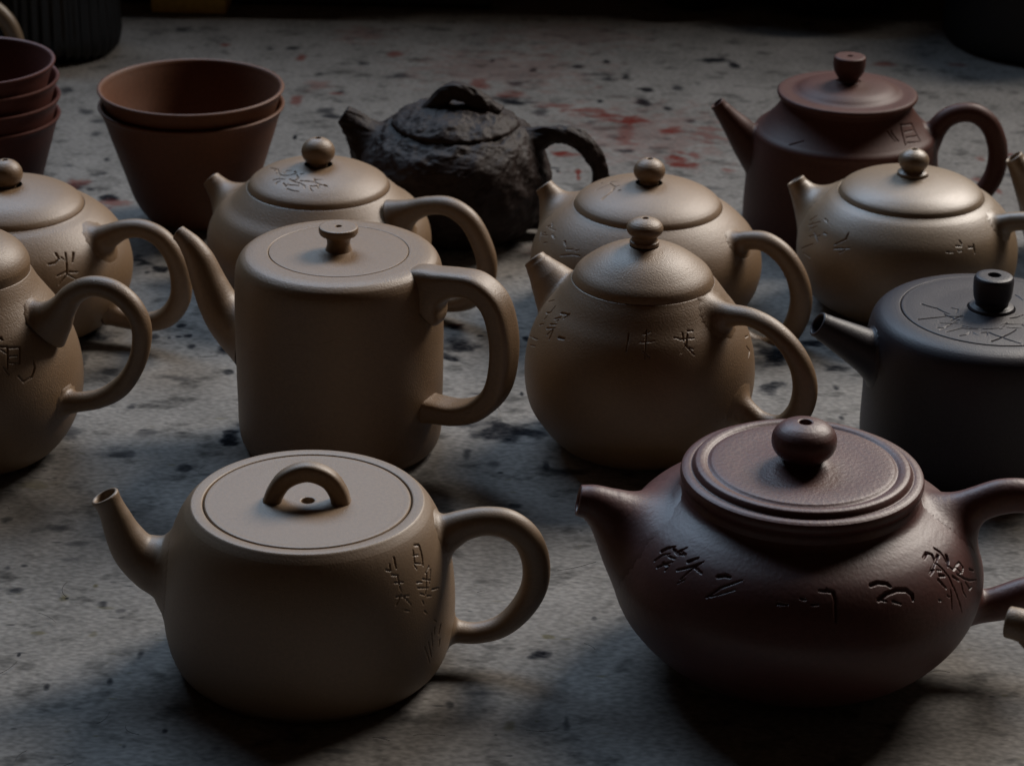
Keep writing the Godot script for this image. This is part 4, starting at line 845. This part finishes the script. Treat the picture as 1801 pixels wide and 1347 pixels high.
func build_background() -> void:
	var jar := thing("storage_jar", "black glazed jar with upright ribs behind the stack of red cups", "jar", Vector3(-0.2833, 0, -1.5610))
	part("body", lathe(PackedFloat32Array([0, 0, 29.22, 0, 29.22, 0, 31.99, 1.27, 34.75, 3.86, 36.78, 9.7, 36.99, 24.19, 35.69, 52.82, 33.41, 77.53, 28.55, 89.73, 22.41, 93.17, 21.02, 98.38, 22.36, 101.86, 22.35, 103.25, 19.64, 103.23, 19.64, 103.23, 18.31, 98.37, 0, 93.1]), [], 0.6, 0.0, 34, 340), mats.black_glaze, jar)
	var pot := thing("iron_pot", "large black pot at the back right corner of the table", "pot", Vector3(0.3426, 0, -1.6205))
	part("body", lathe(PackedFloat32Array([0, 0, 66.63, 0, 66.63, 0, 68.74, 2.28, 70.09, 6.82, 67.48, 33.6, 61.76, 81.08, 58.35, 120.44, 58.99, 123.99, 58.27, 126.1, 54.81, 126.05, 54.81, 126.05, 55.89, 99, 60.63, 18.59, 0, 18.01])), mats.black_iron, pot)
	var bowl := thing("dark_bowl", "wide black bowl behind the red-brown teapot at the back", "bowl", Vector3(0.2075, 0, -1.6961))
	part("body", lathe(PackedFloat32Array([0, 0, 36.22, 0, 36.22, 0, 38.47, 1, 43.71, 4.96, 53.35, 17.51, 62.82, 36.91, 67.74, 56.06, 68.09, 57.58, 67.33, 58.33, 65.47, 58.3, 65.47, 58.3, 59.83, 36.86, 49.59, 17.45, 37.68, 5.66, 0, 3.12])), mats.black_glaze, bowl)
	var dish := thing("dark_bowl", "smaller black bowl at the back, left of the wide black bowl", "bowl", Vector3(0.1183, 0, -1.6878))
	part("body", lathe(PackedFloat32Array([0, 0, 18.12, 0, 18.12, 0, 20, 0.84, 22.62, 3.96, 27.83, 14.05, 32.97, 29.48, 35.83, 44.77, 36.19, 45.91, 35.81, 46.67, 34.32, 46.66, 34.32, 46.66, 30.72, 29.46, 24.82, 14.03, 18.85, 4.71, 0, 2.33])), mats.black_glaze, dish)
	var box := thing("yellow_box", "small yellow box standing in front of the long black box", "box", Vector3(-0.2139, 0, -1.6417), -2.0)
	var shell := part("carton", soft_box(Vector3(0.0490, 0.030, 0.040), 0.0015), mats.yellow_card, box)
	shell.position = Vector3(0, 0.0150, -0.020)
	var flap := part("lid", soft_box(Vector3(0.0505, 0.012, 0.0415), 0.0015), mats.yellow_card, box)
	flap.position = Vector3(0, 0.0362, -0.020)
	var chest := thing("black_box", "long black wooden box along the back edge of the table", "box", Vector3(-0.1404, 0, -1.6661))
	var trunk := part("case", soft_box(Vector3(0.2449, 0.110, 0.080), 0.003), mats.black_wood, chest)
	trunk.position = Vector3(0, 0.0550, -0.040)
	var top := part("lid", soft_box(Vector3(0.2509, 0.018, 0.085), 0.003), mats.black_wood, chest)
	top.position = Vector3(0, 0.1195, -0.040)

# loose hairs and wool lint on the felt
func build_small_things() -> void:
	var rng := RandomNumberGenerator.new()
	rng.seed = 314
	var st := SurfaceTool.new()
	st.begin(Mesh.PRIMITIVE_TRIANGLES)
	for k in 90:
		var at := Vector3(rng.randf_range(-0.22, 0.22), 0.0007, rng.randf_range(-1.25, -0.72))
		var turn := rng.randf_range(0.0, TAU)
		var bend := rng.randf_range(-1.6, 1.6)
		var long := rng.randf_range(0.003, 0.013)
		var thick := rng.randf_range(0.00005, 0.00011)
		if k == 0:
			at = Vector3(0.0187, 0.0007, -0.8908)
			turn = -0.25
			bend = -0.35
			long = 0.0165
			thick = 0.00010
		var steps := 8
		var before := PackedVector3Array()
		var p := at
		for j in steps + 1:
			var a := turn + bend * j / steps
			var side := Vector3(-sin(a), 0, cos(a)) * thick
			var rise := Vector3(0, thick * 1.6, 0)
			var ring := PackedVector3Array([p - side, p + rise, p + side])
			if j > 0:
				for q in 3:
					var r := (q + 1) % 3
					for w: Vector3 in [before[q], ring[q], before[r], before[r], ring[q], ring[r]]:
						st.add_vertex(w)
			before = ring
			p += Vector3(cos(a), 0, sin(a)) * long / steps + Vector3(0, 0.00012 * sin(PI * j / steps), 0)
	st.generate_normals()
	var m := StandardMaterial3D.new()
	m.albedo_color = Color(0.16, 0.13, 0.11)
	m.roughness = 0.7
	var o := part("wool_lint", st.commit(), m, self)
	o.set_meta("kind", "stuff")
	tag(o, "loose dark hairs and wool lint scattered over the felt", "lint")
